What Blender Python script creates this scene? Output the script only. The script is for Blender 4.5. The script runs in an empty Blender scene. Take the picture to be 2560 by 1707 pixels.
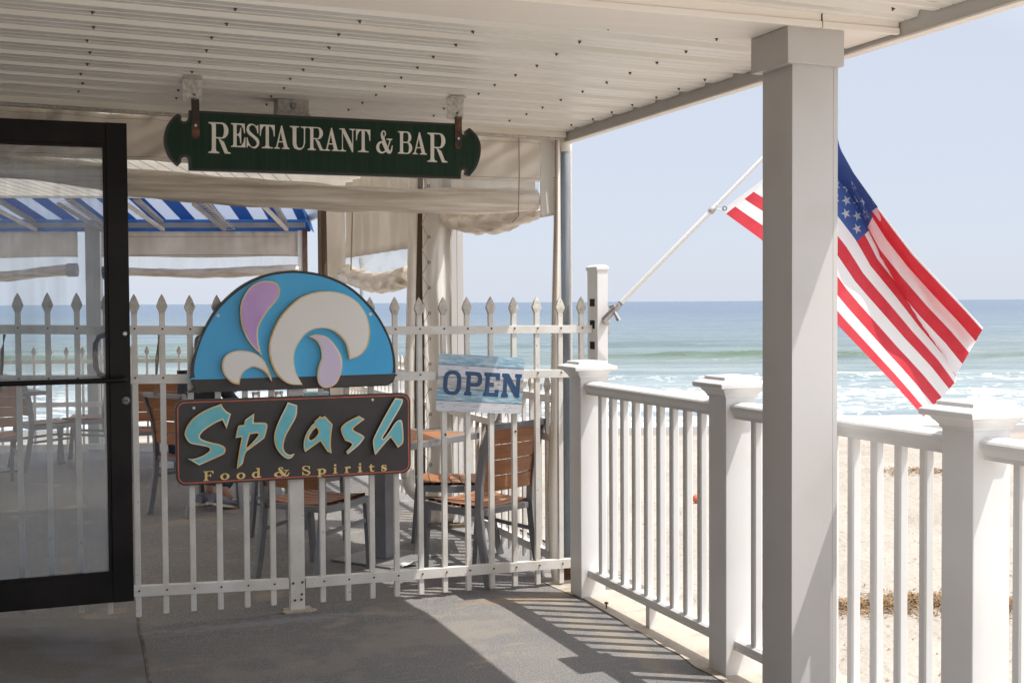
import bpy, bmesh, math, random
from mathutils import Vector, Matrix
from mathutils.geometry import tessellate_polygon
from mathutils import noise as NZ
random.seed(7)
S = bpy.context.scene
COL = S.collection

# ---------------------------------------------------------------- camera, sky, sun, exposure
CAMM = ((0.9338947340692674, 0.016888587854992653, -0.3571489903079056),
        (-0.3574994436140372, 0.027631793583335625, -0.9335044894369935),
        (-0.005896905404201942, 0.9994754922376196, 0.03184284728195277))
CP = Vector((0, 0, 1.5)); FPX = 3076.0
cd = bpy.data.cameras.new('camera'); cam = bpy.data.objects.new('camera', cd); COL.objects.link(cam)
mw = Matrix(CAMM).to_4x4(); mw.translation = CP; cam.matrix_world = mw
cd.sensor_width = 36; cd.lens = FPX / 2560 * 36; cd.clip_start = 0.05; cd.clip_end = 60000
S.camera = cam
SUNV = Vector((0.41, -0.26, 1.0)).normalized()
w = bpy.data.worlds.new('World'); S.world = w; w.use_nodes = True
nt = w.node_tree; nt.nodes.clear()
sky = nt.nodes.new('ShaderNodeTexSky'); sky.sky_type = 'NISHITA'; sky.sun_disc = False
sky.sun_elevation = math.asin(SUNV.z); sky.sun_rotation = math.atan2(SUNV.x, SUNV.y)
sky.air_density = 1.0; sky.dust_density = 0.6; sky.ozone_density = 1.2
bg = nt.nodes.new('ShaderNodeBackground'); bg.inputs[1].default_value = 0.112
out = nt.nodes.new('ShaderNodeOutputWorld')
veil = nt.nodes.new('ShaderNodeMix'); veil.data_type = 'RGBA'; veil.inputs[0].default_value = 0.92; veil.inputs[7].default_value = (3.50, 3.80, 4.44, 1)   # thin even summer haze over the blue
nt.links.new(sky.outputs[0], veil.inputs[6]); 
tcw = nt.nodes.new('ShaderNodeTexCoord'); dt = nt.nodes.new('ShaderNodeVectorMath'); dt.operation = 'DOT_PRODUCT'; dt.inputs[1].default_value = SUNV   # haze glow added on the sun's side to brighten faces turned that way
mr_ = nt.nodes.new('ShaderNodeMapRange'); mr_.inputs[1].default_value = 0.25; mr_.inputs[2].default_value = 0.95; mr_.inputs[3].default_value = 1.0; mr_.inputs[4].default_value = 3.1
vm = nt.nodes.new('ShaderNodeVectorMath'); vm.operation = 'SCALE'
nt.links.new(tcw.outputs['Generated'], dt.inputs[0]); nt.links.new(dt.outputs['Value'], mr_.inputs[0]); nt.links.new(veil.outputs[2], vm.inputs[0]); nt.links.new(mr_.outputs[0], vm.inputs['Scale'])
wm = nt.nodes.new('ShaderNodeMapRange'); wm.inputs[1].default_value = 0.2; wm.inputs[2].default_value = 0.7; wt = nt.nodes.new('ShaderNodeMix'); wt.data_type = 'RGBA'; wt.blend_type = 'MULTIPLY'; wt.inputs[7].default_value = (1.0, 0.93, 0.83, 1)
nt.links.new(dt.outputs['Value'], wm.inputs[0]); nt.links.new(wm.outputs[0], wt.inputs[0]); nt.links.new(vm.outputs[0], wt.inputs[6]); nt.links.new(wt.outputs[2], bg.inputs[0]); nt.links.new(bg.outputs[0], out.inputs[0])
sl = bpy.data.lights.new('sun', 'SUN'); sl.energy = 2.9; sl.angle = math.radians(0.5); sl.color = (1, 0.965, 0.91)
so = bpy.data.objects.new('sun', sl); COL.objects.link(so)
so.rotation_euler = SUNV.to_track_quat('Z', 'Y').to_euler()
S.view_settings.view_transform = 'Standard'; S.view_settings.look = 'None'
S.view_settings.exposure = 0.78; S.view_settings.gamma = 1
S.cycles.max_bounces = 10; S.cycles.transparent_max_bounces = 24
S.cycles.diffuse_bounces = 6; S.cycles.use_denoising = True
S.cycles.caustics_reflective = False; S.cycles.caustics_refractive = False

# ---------------------------------------------------------------- measuring helpers (photo pixel + a known plane -> point in metres)
def ray(u, v):
    d = ((u - 1280) / FPX, -(v - 853.5) / FPX, -1.0)
    return Vector([sum(CAMM[i][k] * d[k] for k in range(3)) for i in range(3)])
def atX(u, v, x): r = ray(u, v); return CP + r * (x / r.x)
def atY(u, v, y): r = ray(u, v); return CP + r * (y / r.y)
def atZ(u, v, z): r = ray(u, v); return CP + r * ((z - 1.5) / r.z)
def atD(u, v, d): r = ray(u, v); return CP + r * d        # d metres in front of the camera
C16, S16 = math.cos(math.radians(16)), math.sin(math.radians(16))
R2 = Vector((C16, -S16, 0)); F2 = Vector((S16, C16, 0)); UP = Vector((0, 0, 1))
def BP(a, D, z): return R2 * a + F2 * D + UP * z
def atB(u, v, D):
    r = ray(u, v); return CP + r * ((D - CP.dot(F2)) / r.dot(F2))

# ---------------------------------------------------------------- materials
def N(nt, t, **k):
    n = nt.nodes.new(t)
    for a, b in k.items():
        if a.startswith('i_'): n.inputs[a[2:].replace('_', ' ')].default_value = b
        else: setattr(n, a, b)
    return n
def col(c): return (c[0], c[1], c[2], 1)
def mat(name, c, rough=0.5, metal=0.0, c2=None, nscale=6.0, stretch=(1, 1, 1), bump=0.0, bscale=None, spec=0.5, detail=6, lo=0.35, hi=0.7, c3=None, n3=40.0, t3=0.62, trans=0.0, tcol=None, coords='Object'):
    m = bpy.data.materials.new(name); m.use_nodes = True; nt = m.node_tree; L = nt.links.new
    b = nt.nodes['Principled BSDF']; b.inputs['Base Color'].default_value = col(c)
    b.inputs['Roughness'].default_value = rough; b.inputs['Metallic'].default_value = metal
    b.inputs['Specular IOR Level'].default_value = spec
    tc = N(nt, 'ShaderNodeTexCoord'); mp = N(nt, 'ShaderNodeMapping'); mp.inputs['Scale'].default_value = stretch
    L(tc.outputs[coords], mp.inputs[0])
    last = None
    if c2:
        n = N(nt, 'ShaderNodeTexNoise', i_Scale=nscale, i_Detail=detail); L(mp.outputs[0], n.inputs['Vector'])
        r = N(nt, 'ShaderNodeMapRange'); r.inputs[1].default_value = lo; r.inputs[2].default_value = hi; L(n.outputs[0], r.inputs[0])
        x = N(nt, 'ShaderNodeMix', data_type='RGBA'); x.inputs[6].default_value = col(c); x.inputs[7].default_value = col(c2)
        L(r.outputs[0], x.inputs[0]); last = x.outputs[2]
    if c3:
        n = N(nt, 'ShaderNodeTexNoise', i_Scale=n3, i_Detail=3); L(mp.outputs[0], n.inputs['Vector'])
        r = N(nt, 'ShaderNodeMapRange'); r.inputs[1].default_value = t3; r.inputs[2].default_value = t3 + 0.06; L(n.outputs[0], r.inputs[0])
        x = N(nt, 'ShaderNodeMix', data_type='RGBA'); x.inputs[6].default_value = col(c); x.inputs[7].default_value = col(c3)
        if last: L(last, x.inputs[6])
        L(r.outputs[0], x.inputs[0]); last = x.outputs[2]
    if last: L(last, b.inputs['Base Color'])
    if bump:
        n = N(nt, 'ShaderNodeTexNoise', i_Scale=bscale or nscale, i_Detail=5); L(mp.outputs[0], n.inputs['Vector'])
        bp = N(nt, 'ShaderNodeBump', i_Strength=min(1, bump), i_Distance=0.01 * max(1, bump)); L(n.outputs[0], bp.inputs['Height']); L(bp.outputs[0], b.inputs['Normal'])
    if trans:
        tr = N(nt, 'ShaderNodeBsdfTranslucent'); tr.inputs[0].default_value = col(tcol or c)
        if last and not tcol: L(last, tr.inputs[0])
        ms = N(nt, 'ShaderNodeMixShader'); ms.inputs[0].default_value = trans
        L(b.outputs[0], ms.inputs[1]); L(tr.outputs[0], ms.inputs[2]); L(ms.outputs[0], nt.nodes['Material Output'].inputs[0])
    return m
def clear(name, tint, refl=0.06, rough=0.02, milk=0.0, mcol=(0.8, 0.8, 0.8)):
    m = bpy.data.materials.new(name); m.use_nodes = True; nt = m.node_tree; nt.nodes.clear(); L = nt.links.new
    o = N(nt, 'ShaderNodeOutputMaterial'); t = N(nt, 'ShaderNodeBsdfTransparent'); t.inputs[0].default_value = col(tint)
    g = N(nt, 'ShaderNodeBsdfGlossy', i_Roughness=rough); f = N(nt, 'ShaderNodeFresnel', i_IOR=1.45)
    ma = N(nt, 'ShaderNodeMath', operation='MULTIPLY_ADD'); ma.inputs[1].default_value = 0.7; ma.inputs[2].default_value = refl
    L(f.outputs[0], ma.inputs[0]); ms = N(nt, 'ShaderNodeMixShader'); L(ma.outputs[0], ms.inputs[0]); L(t.outputs[0], ms.inputs[1]); L(g.outputs[0], ms.inputs[2])
    last = ms.outputs[0]
    if milk:
        tc = N(nt, 'ShaderNodeTexCoord'); mp = N(nt, 'ShaderNodeMapping'); mp.inputs['Scale'].default_value = (7, 7, 0.8); L(tc.outputs['Object'], mp.inputs[0])
        n = N(nt, 'ShaderNodeTexNoise', i_Scale=1.6, i_Detail=6); L(mp.outputs[0], n.inputs[0])
        r = N(nt, 'ShaderNodeMapRange'); r.inputs[1].default_value = 0.4; r.inputs[2].default_value = 0.75; r.inputs[3].default_value = milk * 0.4; r.inputs[4].default_value = milk * 1.6; L(n.outputs[0], r.inputs[0])
        d = N(nt, 'ShaderNodeBsdfDiffuse'); d.inputs[0].default_value = col(mcol)
        tl = N(nt, 'ShaderNodeBsdfTranslucent'); tl.inputs[0].default_value = col(mcol)
        ad = N(nt, 'ShaderNodeMixShader'); L(d.outputs[0], ad.inputs[1]); L(tl.outputs[0], ad.inputs[2])
        m2 = N(nt, 'ShaderNodeMixShader'); L(r.outputs[0], m2.inputs[0]); L(last, m2.inputs[1]); L(ad.outputs[0], m2.inputs[2]); last = m2.outputs[0]
    L(last, o.inputs[0]); return m

M = {}
M['vinyl'] = mat('white_vinyl', (0.80, 0.795, 0.79), 0.35, c2=(0.74, 0.73, 0.715), nscale=3, bump=0.03, bscale=30)
M['paint'] = mat('column_paint', (0.535, 0.515, 0.50), 0.5, c2=(0.485, 0.465, 0.44), nscale=3.5, lo=0.5, hi=0.8, bump=0.04, bscale=40, c3=(0.42, 0.37, 0.32), n3=60, t3=0.752)
M['beam'] = mat('beam_paint', (0.88, 0.83, 0.78), 0.5, c2=(0.82, 0.76, 0.70), nscale=2.5, stretch=(0.4, 3, 3), c3=(0.5, 0.42, 0.33), n3=60, t3=0.77)
M['sheet'] = mat('roof_metal', (0.80, 0.78, 0.75), 0.33, c2=(0.72, 0.69, 0.64), nscale=2.2, stretch=(0.35, 4, 4), c3=(0.45, 0.36, 0.25), n3=14, t3=0.735, spec=0.6)
M['header'] = mat('header_metal', (0.80, 0.76, 0.69), 0.4, c2=(0.64, 0.57, 0.46), nscale=3, stretch=(0.5, 3, 3), lo=0.5, hi=0.8)
M['fence'] = mat('fence_metal', (0.78, 0.76, 0.725), 0.42, c2=(0.66, 0.63, 0.575), nscale=9, c3=(0.30, 0.27, 0.23), n3=70, t3=0.69, bump=0.08, bscale=50)
M['spear'] = mat('spear_metal', (0.66, 0.63, 0.57), 0.45, c2=(0.46, 0.42, 0.36), nscale=25, c3=(0.26, 0.21, 0.16), n3=60, t3=0.64)
M['rust'] = mat('rust', (0.16, 0.075, 0.04), 0.8, c2=(0.06, 0.045, 0.04), nscale=30, bump=0.3, bscale=80)
M['strap'] = mat('rusty_strap', (0.035, 0.022, 0.016), 0.7, c2=(0.17, 0.07, 0.03), nscale=16, lo=0.5, hi=0.68, bump=0.2, bscale=60)
M['darkscrew'] = mat('rusty_screw', (0.13, 0.07, 0.045), 0.7, metal=0.3)
M['zinc'] = mat('zinc', (0.62, 0.59, 0.55), 0.6, metal=0.1, c2=(0.38, 0.35, 0.31), nscale=70, bump=0.05)
M['galv'] = mat('galvanised_pipe', (0.27, 0.30, 0.33), 0.45, metal=0.35, c2=(0.19, 0.22, 0.25), nscale=12, stretch=(2, 2, 0.4), bump=0.04)
M['black'] = mat('black_aluminium', (0.009, 0.0075, 0.0075), 0.45, spec=0.18, c2=(0.02, 0.017, 0.016), nscale=4, c3=(0.06, 0.05, 0.05), n3=40, t3=0.78)
M['green'] = mat('green_board', (0.005, 0.024, 0.010), 0.6, spec=0.25, c2=(0.009, 0.033, 0.016), nscale=3, stretch=(18, 18, 0.8), bump=0.2, bscale=5, c3=(0.09, 0.10, 0.07), n3=38, t3=0.80)
M['signblack'] = mat('black_edge', (0.014, 0.013, 0.012), 0.35)
M['cream'] = mat('cream_letter', (0.74, 0.70, 0.63), 0.5, c2=(0.67, 0.63, 0.56), nscale=20)
M['charcoal'] = mat('charcoal_board', (0.052, 0.046, 0.046), 0.55, c2=(0.068, 0.061, 0.060), nscale=6, bump=0.08, bscale=60, c3=(0.15, 0.14, 0.14), n3=120, t3=0.80)
M['blue'] = mat('wave_blue', (0.05, 0.44, 0.84), 0.4, c2=(0.065, 0.48, 0.88), nscale=3, c3=(0.1, 0.22, 0.33), n3=60, t3=0.80)
M['purple'] = mat('purple', (0.68, 0.44, 0.80), 0.45, c2=(0.58, 0.33, 0.72), nscale=6)
M['lilac'] = mat('lilac', (0.78, 0.68, 0.88), 0.45, c2=(0.73, 0.62, 0.84), nscale=6)
M['white'] = mat('sign_white', (0.93, 0.91, 0.87), 0.4, c2=(0.90, 0.87, 0.82), nscale=4, c3=(0.45, 0.28, 0.17), n3=16, t3=0.80)
M['gold'] = mat('gold_edge', (0.88, 0.56, 0.20), 0.45, c2=(0.96, 0.84, 0.60), nscale=5, lo=0.40, hi=0.62)
M['teal'] = mat('teal', (0.16, 0.58, 0.68), 0.5, c2=(0.22, 0.65, 0.73), nscale=14, c3=(0.3, 0.6, 0.65), n3=30, t3=0.70)
M['orange'] = mat('sign_orange', (0.80, 0.17, 0.08), 0.5, c2=(0.45, 0.11, 0.06), nscale=20)
M['yellow'] = mat('letter_yellow', (0.95, 0.70, 0.30), 0.5)
M['teak'] = mat('teak_slat', (0.40, 0.175, 0.08), 0.45, c2=(0.30, 0.125, 0.055), nscale=5, stretch=(1, 12, 12), bump=0.05)
M['frame'] = mat('grey_frame', (0.24, 0.24, 0.25), 0.42, metal=0.25, c2=(0.19, 0.19, 0.20), nscale=8)
M['framedark'] = mat('dark_frame', (0.05, 0.05, 0.055), 0.45, metal=0.2)
M['plate'] = mat('table_base', (0.26, 0.26, 0.26), 0.5, metal=0.2, c2=(0.21, 0.20, 0.20), nscale=10)
M['fabric'] = mat('canvas', (0.90, 0.85, 0.78), 0.75, c2=(0.72, 0.655, 0.57), nscale=3.2, stretch=(1, 1, 0.5), trans=0.22, bump=0.12, bscale=7)
M['fabricw'] = mat('white_canvas', (0.80, 0.775, 0.735), 0.6, c2=(0.68, 0.63, 0.56), nscale=4, stretch=(1, 1, 0.4), trans=0.32, bump=0.1, bscale=9, lo=0.45, hi=0.8)
M['roll'] = mat('rolled_vinyl', (0.84, 0.77, 0.68), 0.2, c2=(0.55, 0.47, 0.38), nscale=2.4, stretch=(0.7, 6, 14), bump=1.4, bscale=3.4, spec=0.7, trans=0.12, lo=0.4, hi=0.68)
M['rolly'] = mat('rolled_vinyl_side', (0.84, 0.77, 0.68), 0.2, c2=(0.58, 0.49, 0.39), nscale=2.6, stretch=(6, 1.6, 9), bump=1.3, bscale=3.4, spec=0.7, trans=0.25, lo=0.4, hi=0.68)
M['clearv'] = clear('clear_vinyl', (0.95, 0.94, 0.92), 0.03, 0.08, milk=0.16)
M['glass'] = clear('door_glass', (0.955, 0.975, 0.985), 0.0, 0.0, milk=0.17, mcol=(0.60, 0.66, 0.76))  # milk paints a bluish streaky haze standing for reflections
M['tumbler'] = clear('tumbler_glass', (0.93, 0.95, 0.95), 0.12, 0.02)
M['wood'] = mat('weathered_post', (0.13, 0.085, 0.05), 0.8, c2=(0.085, 0.06, 0.04), nscale=5, stretch=(12, 12, 0.6), bump=0.2)
M['pvc'] = mat('pvc', (0.70, 0.67, 0.61), 0.3, c2=(0.6, 0.56, 0.49), nscale=4)
M['seam'] = mat('stitch_line', (0.24, 0.20, 0.16), 0.9)
M['cord'] = mat('cord', (0.35, 0.28, 0.20), 0.9)
M['ceil'] = mat('ceiling_plank', (0.90, 0.88, 0.84), 0.5, c2=(0.84, 0.81, 0.76), nscale=2, trans=0.42)
M['groove'] = mat('plank_groove', (0.35, 0.32, 0.29), 0.8)
M['greypost'] = mat('grey_post', (0.42, 0.42, 0.42), 0.5, c2=(0.35, 0.35, 0.35), nscale=5)
M['bluefab'] = mat('blue_fabric', (0.045, 0.17, 0.42), 0.8, trans=0.5)
M['whitefab'] = mat('white_stripe', (0.66, 0.71, 0.80), 0.8, trans=0.5)
M['red'] = mat('flag_red', (0.66, 0.045, 0.065), 0.55, c2=(0.60, 0.035, 0.05), nscale=14, trans=0.42, bump=0.05)
M['flagwhite'] = mat('flag_white', (0.84, 0.83, 0.83), 0.6, trans=0.38)
M['navy'] = mat('flag_navy', (0.055, 0.11, 0.34), 0.6, trans=0.25)
M['skin'] = mat('skin', (0.52, 0.30, 0.21), 0.55)
M['hair'] = mat('hair', (0.05, 0.035, 0.025), 0.6)
M['cloth'] = mat('navy_cloth', (0.014, 0.015, 0.024), 0.8)
M['jeans'] = mat('jeans', (0.03, 0.04, 0.085), 0.8, c2=(0.045, 0.06, 0.12), nscale=14)
M['shoe'] = mat('shoe', (0.20, 0.20, 0.25), 0.7); M['sole'] = mat('sole', (0.55, 0.51, 0.42), 0.7)
M['ball'] = mat('orange_ball', (0.55, 0.13, 0.05), 0.5)
M['hole'] = mat('dark_hole', (0.015, 0.014, 0.013), 0.9)
M['pole'] = mat('flag_pole', (0.78, 0.77, 0.765), 0.5, spec=0.2)
M['alu'] = mat('cast_aluminium', (0.55, 0.53, 0.52), 0.35, metal=0.6, c2=(0.42, 0.40, 0.40), nscale=30)
M['paper'] = mat('paper', (0.8, 0.8, 0.8), 0.8)
M['aqua'] = mat('aqua_box', (0.25, 0.50, 0.55), 0.5)
M['weed'] = mat('dry_weed', (0.33, 0.20, 0.09), 0.9, c2=(0.14, 0.085, 0.045), nscale=9)

# ---------------------------------------------------------------- mesh helpers
class MB:
    def __init__(s): s.v = []; s.f = []; s.m = []
    def add(s, vs, fs, mi=0):
        o = len(s.v); s.v += [tuple(v) for v in vs]; s.f += [tuple(i + o for i in f) for f in fs]; s.m += [mi] * len(fs); return s
    def box(s, x0, x1, y0, y1, z0, z1, mi=0):
        return s.add([(x0, y0, z0), (x1, y0, z0), (x1, y1, z0), (x0, y1, z0), (x0, y0, z1), (x1, y0, z1), (x1, y1, z1), (x0, y1, z1)],
                     [(0, 3, 2, 1), (4, 5, 6, 7), (0, 1, 5, 4), (1, 2, 6, 5), (2, 3, 7, 6), (3, 0, 4, 7)], mi)
    def obox(s, p, ax, ay, az, mi=0):      # corner p and three edge vectors
        p, ax, ay, az = map(Vector, (p, ax, ay, az))
        v = [p, p + ax, p + ax + ay, p + ay]; v += [q + az for q in v]
        f = [(0, 3, 2, 1), (4, 5, 6, 7), (0, 1, 5, 4), (1, 2, 6, 5), (2, 3, 7, 6), (3, 0, 4, 7)]
        if ax.cross(ay).dot(az) < 0: f = [tuple(reversed(q)) for q in f]
        return s.add(v, f, mi)
    def tube(s, pts, r, n=10, mi=0, cap=True):
        pts = [Vector(p) for p in pts]; rs = list(r) if isinstance(r, (list, tuple)) else [r] * len(pts)
        if cap:      # a ring close to each end keeps the smooth shading straight
            e = min(0.001, (pts[1] - pts[0]).length * .1, (pts[-1] - pts[-2]).length * .1)
            pts = [pts[0], pts[0] + (pts[1] - pts[0]).normalized() * e] + pts[1:-1] + [pts[-1] + (pts[-2] - pts[-1]).normalized() * e, pts[-1]]
            rs = [rs[0], rs[0]] + rs[1:-1] + [rs[-1], rs[-1]]
        vs = []; ref = None
        for i, p in enumerate(pts):
            t = (pts[min(i + 1, len(pts) - 1)] - pts[max(i - 1, 0)]).normalized()
            if ref is None: ref = Vector((0, 0, 1)) if abs(t.z) < 0.85 else Vector((1, 0, 0))
            a = (t.cross(ref) if abs(t.dot(ref)) < 0.97 else t.cross(Vector((0.3, 1, 0.2)))).normalized(); b = t.cross(a).normalized()
            for k in range(n):
                q = 2 * math.pi * k / n; vs.append(p + a * math.cos(q) * rs[i] + b * math.sin(q) * rs[i])
        fs = []
        for i in range(len(pts) - 1):
            for k in range(n):
                k2 = (k + 1) % n; fs.append((i * n + k, i * n + k2, (i + 1) * n + k2, (i + 1) * n + k))
        if cap: fs.append(tuple(range(n - 1, -1, -1))); fs.append(tuple(range((len(pts) - 1) * n, len(pts) * n)))
        return s.add(vs, fs, mi)
    def barseg(s, pts, wx, wy, side, mi=0):  # rectangular bar swept along pts; side = width axis
        pts = [Vector(p) for p in pts]; side = Vector(side).normalized(); vs = []
        for i, p in enumerate(pts):
            t = (pts[min(i + 1, len(pts) - 1)] - pts[max(i - 1, 0)]).normalized(); u = t.cross(side).normalized()
            for a, b in ((-1, -1), (1, -1), (1, 1), (-1, 1)): vs.append(p + side * a * wx / 2 + u * b * wy / 2)
        fs = [(3, 2, 1, 0)]
        for i in range(len(pts) - 1):
            for k in range(4): k2 = (k + 1) % 4; fs.append((i * 4 + k, i * 4 + k2, (i + 1) * 4 + k2, (i + 1) * 4 + k))
        n = (len(pts) - 1) * 4; fs.append((n, n + 1, n + 2, n + 3)); return s.add(vs, fs, mi)
    def rings(s, cx, cy, prof, n=4, rot=math.pi / 4, mi=0, cap=True):   # prof: (radius_x, radius_y, z); n=4 gives a square
        vs = []
        for rx, ry, z in prof:
            for k in range(n):
                a = rot + 2 * math.pi * k / n; k_ = math.sqrt(2) if n == 4 else 1
                vs.append((cx + math.cos(a) * rx * k_, cy + math.sin(a) * ry * k_, z))
        fs = []
        for i in range(len(prof) - 1):
            for k in range(n): k2 = (k + 1) % n; fs.append((i * n + k, i * n + k2, (i + 1) * n + k2, (i + 1) * n + k))
        if cap: fs.append(tuple(range(n - 1, -1, -1))); fs.append(tuple(range((len(prof) - 1) * n, len(prof) * n)))
        return s.add(vs, fs, mi)
    def grid(s, P, nu, nv, mi=0):
        vs = [P(i / nu, j / nv) for j in range(nv + 1) for i in range(nu + 1)]
        return s.add(vs, [(j * (nu + 1) + i, j * (nu + 1) + i + 1, (j + 1) * (nu + 1) + i + 1, (j + 1) * (nu + 1) + i) for j in range(nv) for i in range(nu)], mi)
    def prism(s, outer, holes, f, d, mi=0, mside=None):   # f(x,z)->front point ; d = vector to the back
        loops = [outer] + list(holes); flat = [q for lp in loops for q in lp]
        tris = tessellate_polygon([[Vector((q[0], q[1], 0)) for q in lp] for lp in loops])
        fv = [Vector(f(*q)) for q in flat]; d = Vector(d); n = len(flat)
        nrm = None
        T = []
        for t in tris:
            a, b, c = (fv[i] for i in t); x = (b - a).cross(c - a)
            T.append(tuple(t) if x.dot(d) < 0 else tuple(reversed(t)))
        s.add(fv + [q + d for q in fv], T + [tuple(i + n for i in reversed(t)) for t in T], mi)
        o = 0; sides = []
        for lp in loops:
            k = len(lp)
            for i in range(k): sides.append((o + i, o + (i + 1) % k, o + (i + 1) % k + n, o + i + n))
            o += k
        base = len(s.v) - 2 * n
        s.f += [tuple(i + base for i in q) for q in sides]; s.m += [mi if mside is None else mside] * len(sides)
        return s
    def build(s, name, mats, parent=None, smooth=False, bevel=0, loc=None, solid=0, recalc=True):
        me = bpy.data.meshes.new(name); me.from_pydata(s.v, [], s.f)
        if not isinstance(mats, (list, tuple)): mats = [mats]
        for m in mats: me.materials.append(M[m] if isinstance(m, str) else m)
        me.polygons.foreach_set('material_index', s.m)
        if recalc:
            bm = bmesh.new(); bm.from_mesh(me); bmesh.ops.recalc_face_normals(bm, faces=bm.faces); bm.to_mesh(me); bm.free()
        me.polygons.foreach_set('use_smooth', [smooth and len(p.vertices) <= 4 for p in me.polygons])
        o = bpy.data.objects.new(name, me); COL.objects.link(o)
        if parent: o.parent = parent
        if loc: o.location = loc
        if bevel:
            b = o.modifiers.new('bevel', 'BEVEL'); b.width = bevel; b.segments = 2; b.limit_method = 'ANGLE'; b.angle_limit = math.radians(40)
        if solid:
            b = o.modifiers.new('solid', 'SOLIDIFY'); b.thickness = solid; b.offset = 0
        return o
def tag(o, label=None, cat=None, group=None, kind=None):
    if label: o['label'] = label
    if cat: o['category'] = cat
    if group: o['group'] = group
    if kind: o['kind'] = kind
    return o
def thing(name, loc, label, cat, group=None, rz=0):
    o = bpy.data.objects.new(name, None); o.location = loc; o.rotation_euler = (0, 0, rz); o.empty_display_size = 0.1
    COL.objects.link(o); return tag(o, label, cat, group)
def settle(root):     # parts built in world coordinates: keep them there although the root Empty has a place of its own
    for c in list(root.children):
        c.matrix_parent_inverse = Matrix.Translation(root.location).inverted()
    return root
def copy_tree(o, parent=None):
    c = o.copy(); COL.objects.link(c)
    if parent: c.parent = parent; c.matrix_parent_inverse = o.matrix_parent_inverse.copy()
    for ch in list(o.children): copy_tree(ch, c)
    return c
def smoothpoly(pts, n=5, closed=True):   # Catmull-Rom through points; a third value of 1 keeps a corner
    out = []; N_ = len(pts)
    for i in range(N_ if closed else N_ - 1):
        p1 = pts[i]; p2 = pts[(i + 1) % N_]; p0 = pts[i - 1] if (closed or i > 0) else p1; p3 = pts[(i + 2) % N_] if (closed or i + 2 < N_) else p2
        if len(p1) > 2: p0 = (2 * p1[0] - p2[0], 2 * p1[1] - p2[1])
        if len(p2) > 2: p3 = (2 * p2[0] - p1[0], 2 * p2[1] - p1[1])
        for k in range(n):
            t = k / n
            out.append(tuple(0.5 * (2 * p1[a] + (p2[a] - p0[a]) * t + (2 * p0[a] - 5 * p1[a] + 4 * p2[a] - p3[a]) * t * t + (3 * p1[a] - p0[a] - 3 * p2[a] + p3[a]) * t ** 3) for a in (0, 1)))
    if not closed: out.append(tuple(pts[-1][:2]))
    return out
def inset(poly, d):
    A = sum(poly[i][0] * poly[(i + 1) % len(poly)][1] - poly[(i + 1) % len(poly)][0] * poly[i][1] for i in range(len(poly)))
    sg = 1 if A > 0 else -1; out = []
    for i in range(len(poly)):
        a, b, c = Vector(poly[i - 1][:2]), Vector(poly[i][:2]), Vector(poly[(i + 1) % len(poly)][:2])
        e1 = (b - a); e2 = (c - b)
        if e1.length < 1e-7 or e2.length < 1e-7: out.append(tuple(b)); continue
        e1.normalize(); e2.normalize(); n1 = Vector((-e1.y, e1.x)) * sg; n2 = Vector((-e2.y, e2.x)) * sg
        m = n1 + n2
        if m.length < 0.2: m = n1
        else: m = m.normalized() / max(0.45, m.normalized().dot(n1))
        q = b + m * d; out.append((q.x, q.y))
    return out
def rrect(x0, z0, x1, z1, r, n=6):
    o = []
    for cx, cz, a0 in ((x1 - r, z1 - r, 0), (x0 + r, z1 - r, 90), (x0 + r, z0 + r, 180), (x1 - r, z0 + r, 270)):
        for k in range(n + 1): a = math.radians(a0 + 90 * k / n); o.append((cx + r * math.cos(a), cz + r * math.sin(a)))
    return o
def nz(x, y, z=0.0): return NZ.noise(Vector((x, y, z)))
def lerp(a, b, t): return a + (b - a) * t
def poly_at(pts, t):      # piecewise-linear curve by arc length, 2-D or 3-D tuples
    P = [Vector(p) for p in pts]; L = [0]
    for i in range(1, len(P)): L.append(L[-1] + (P[i] - P[i - 1]).length)
    s = t * L[-1]
    for i in range(1, len(P)):
        if s <= L[i] + 1e-9: return P[i - 1].lerp(P[i], (s - L[i - 1]) / max(1e-9, L[i] - L[i - 1]))
    return P[-1]

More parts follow.
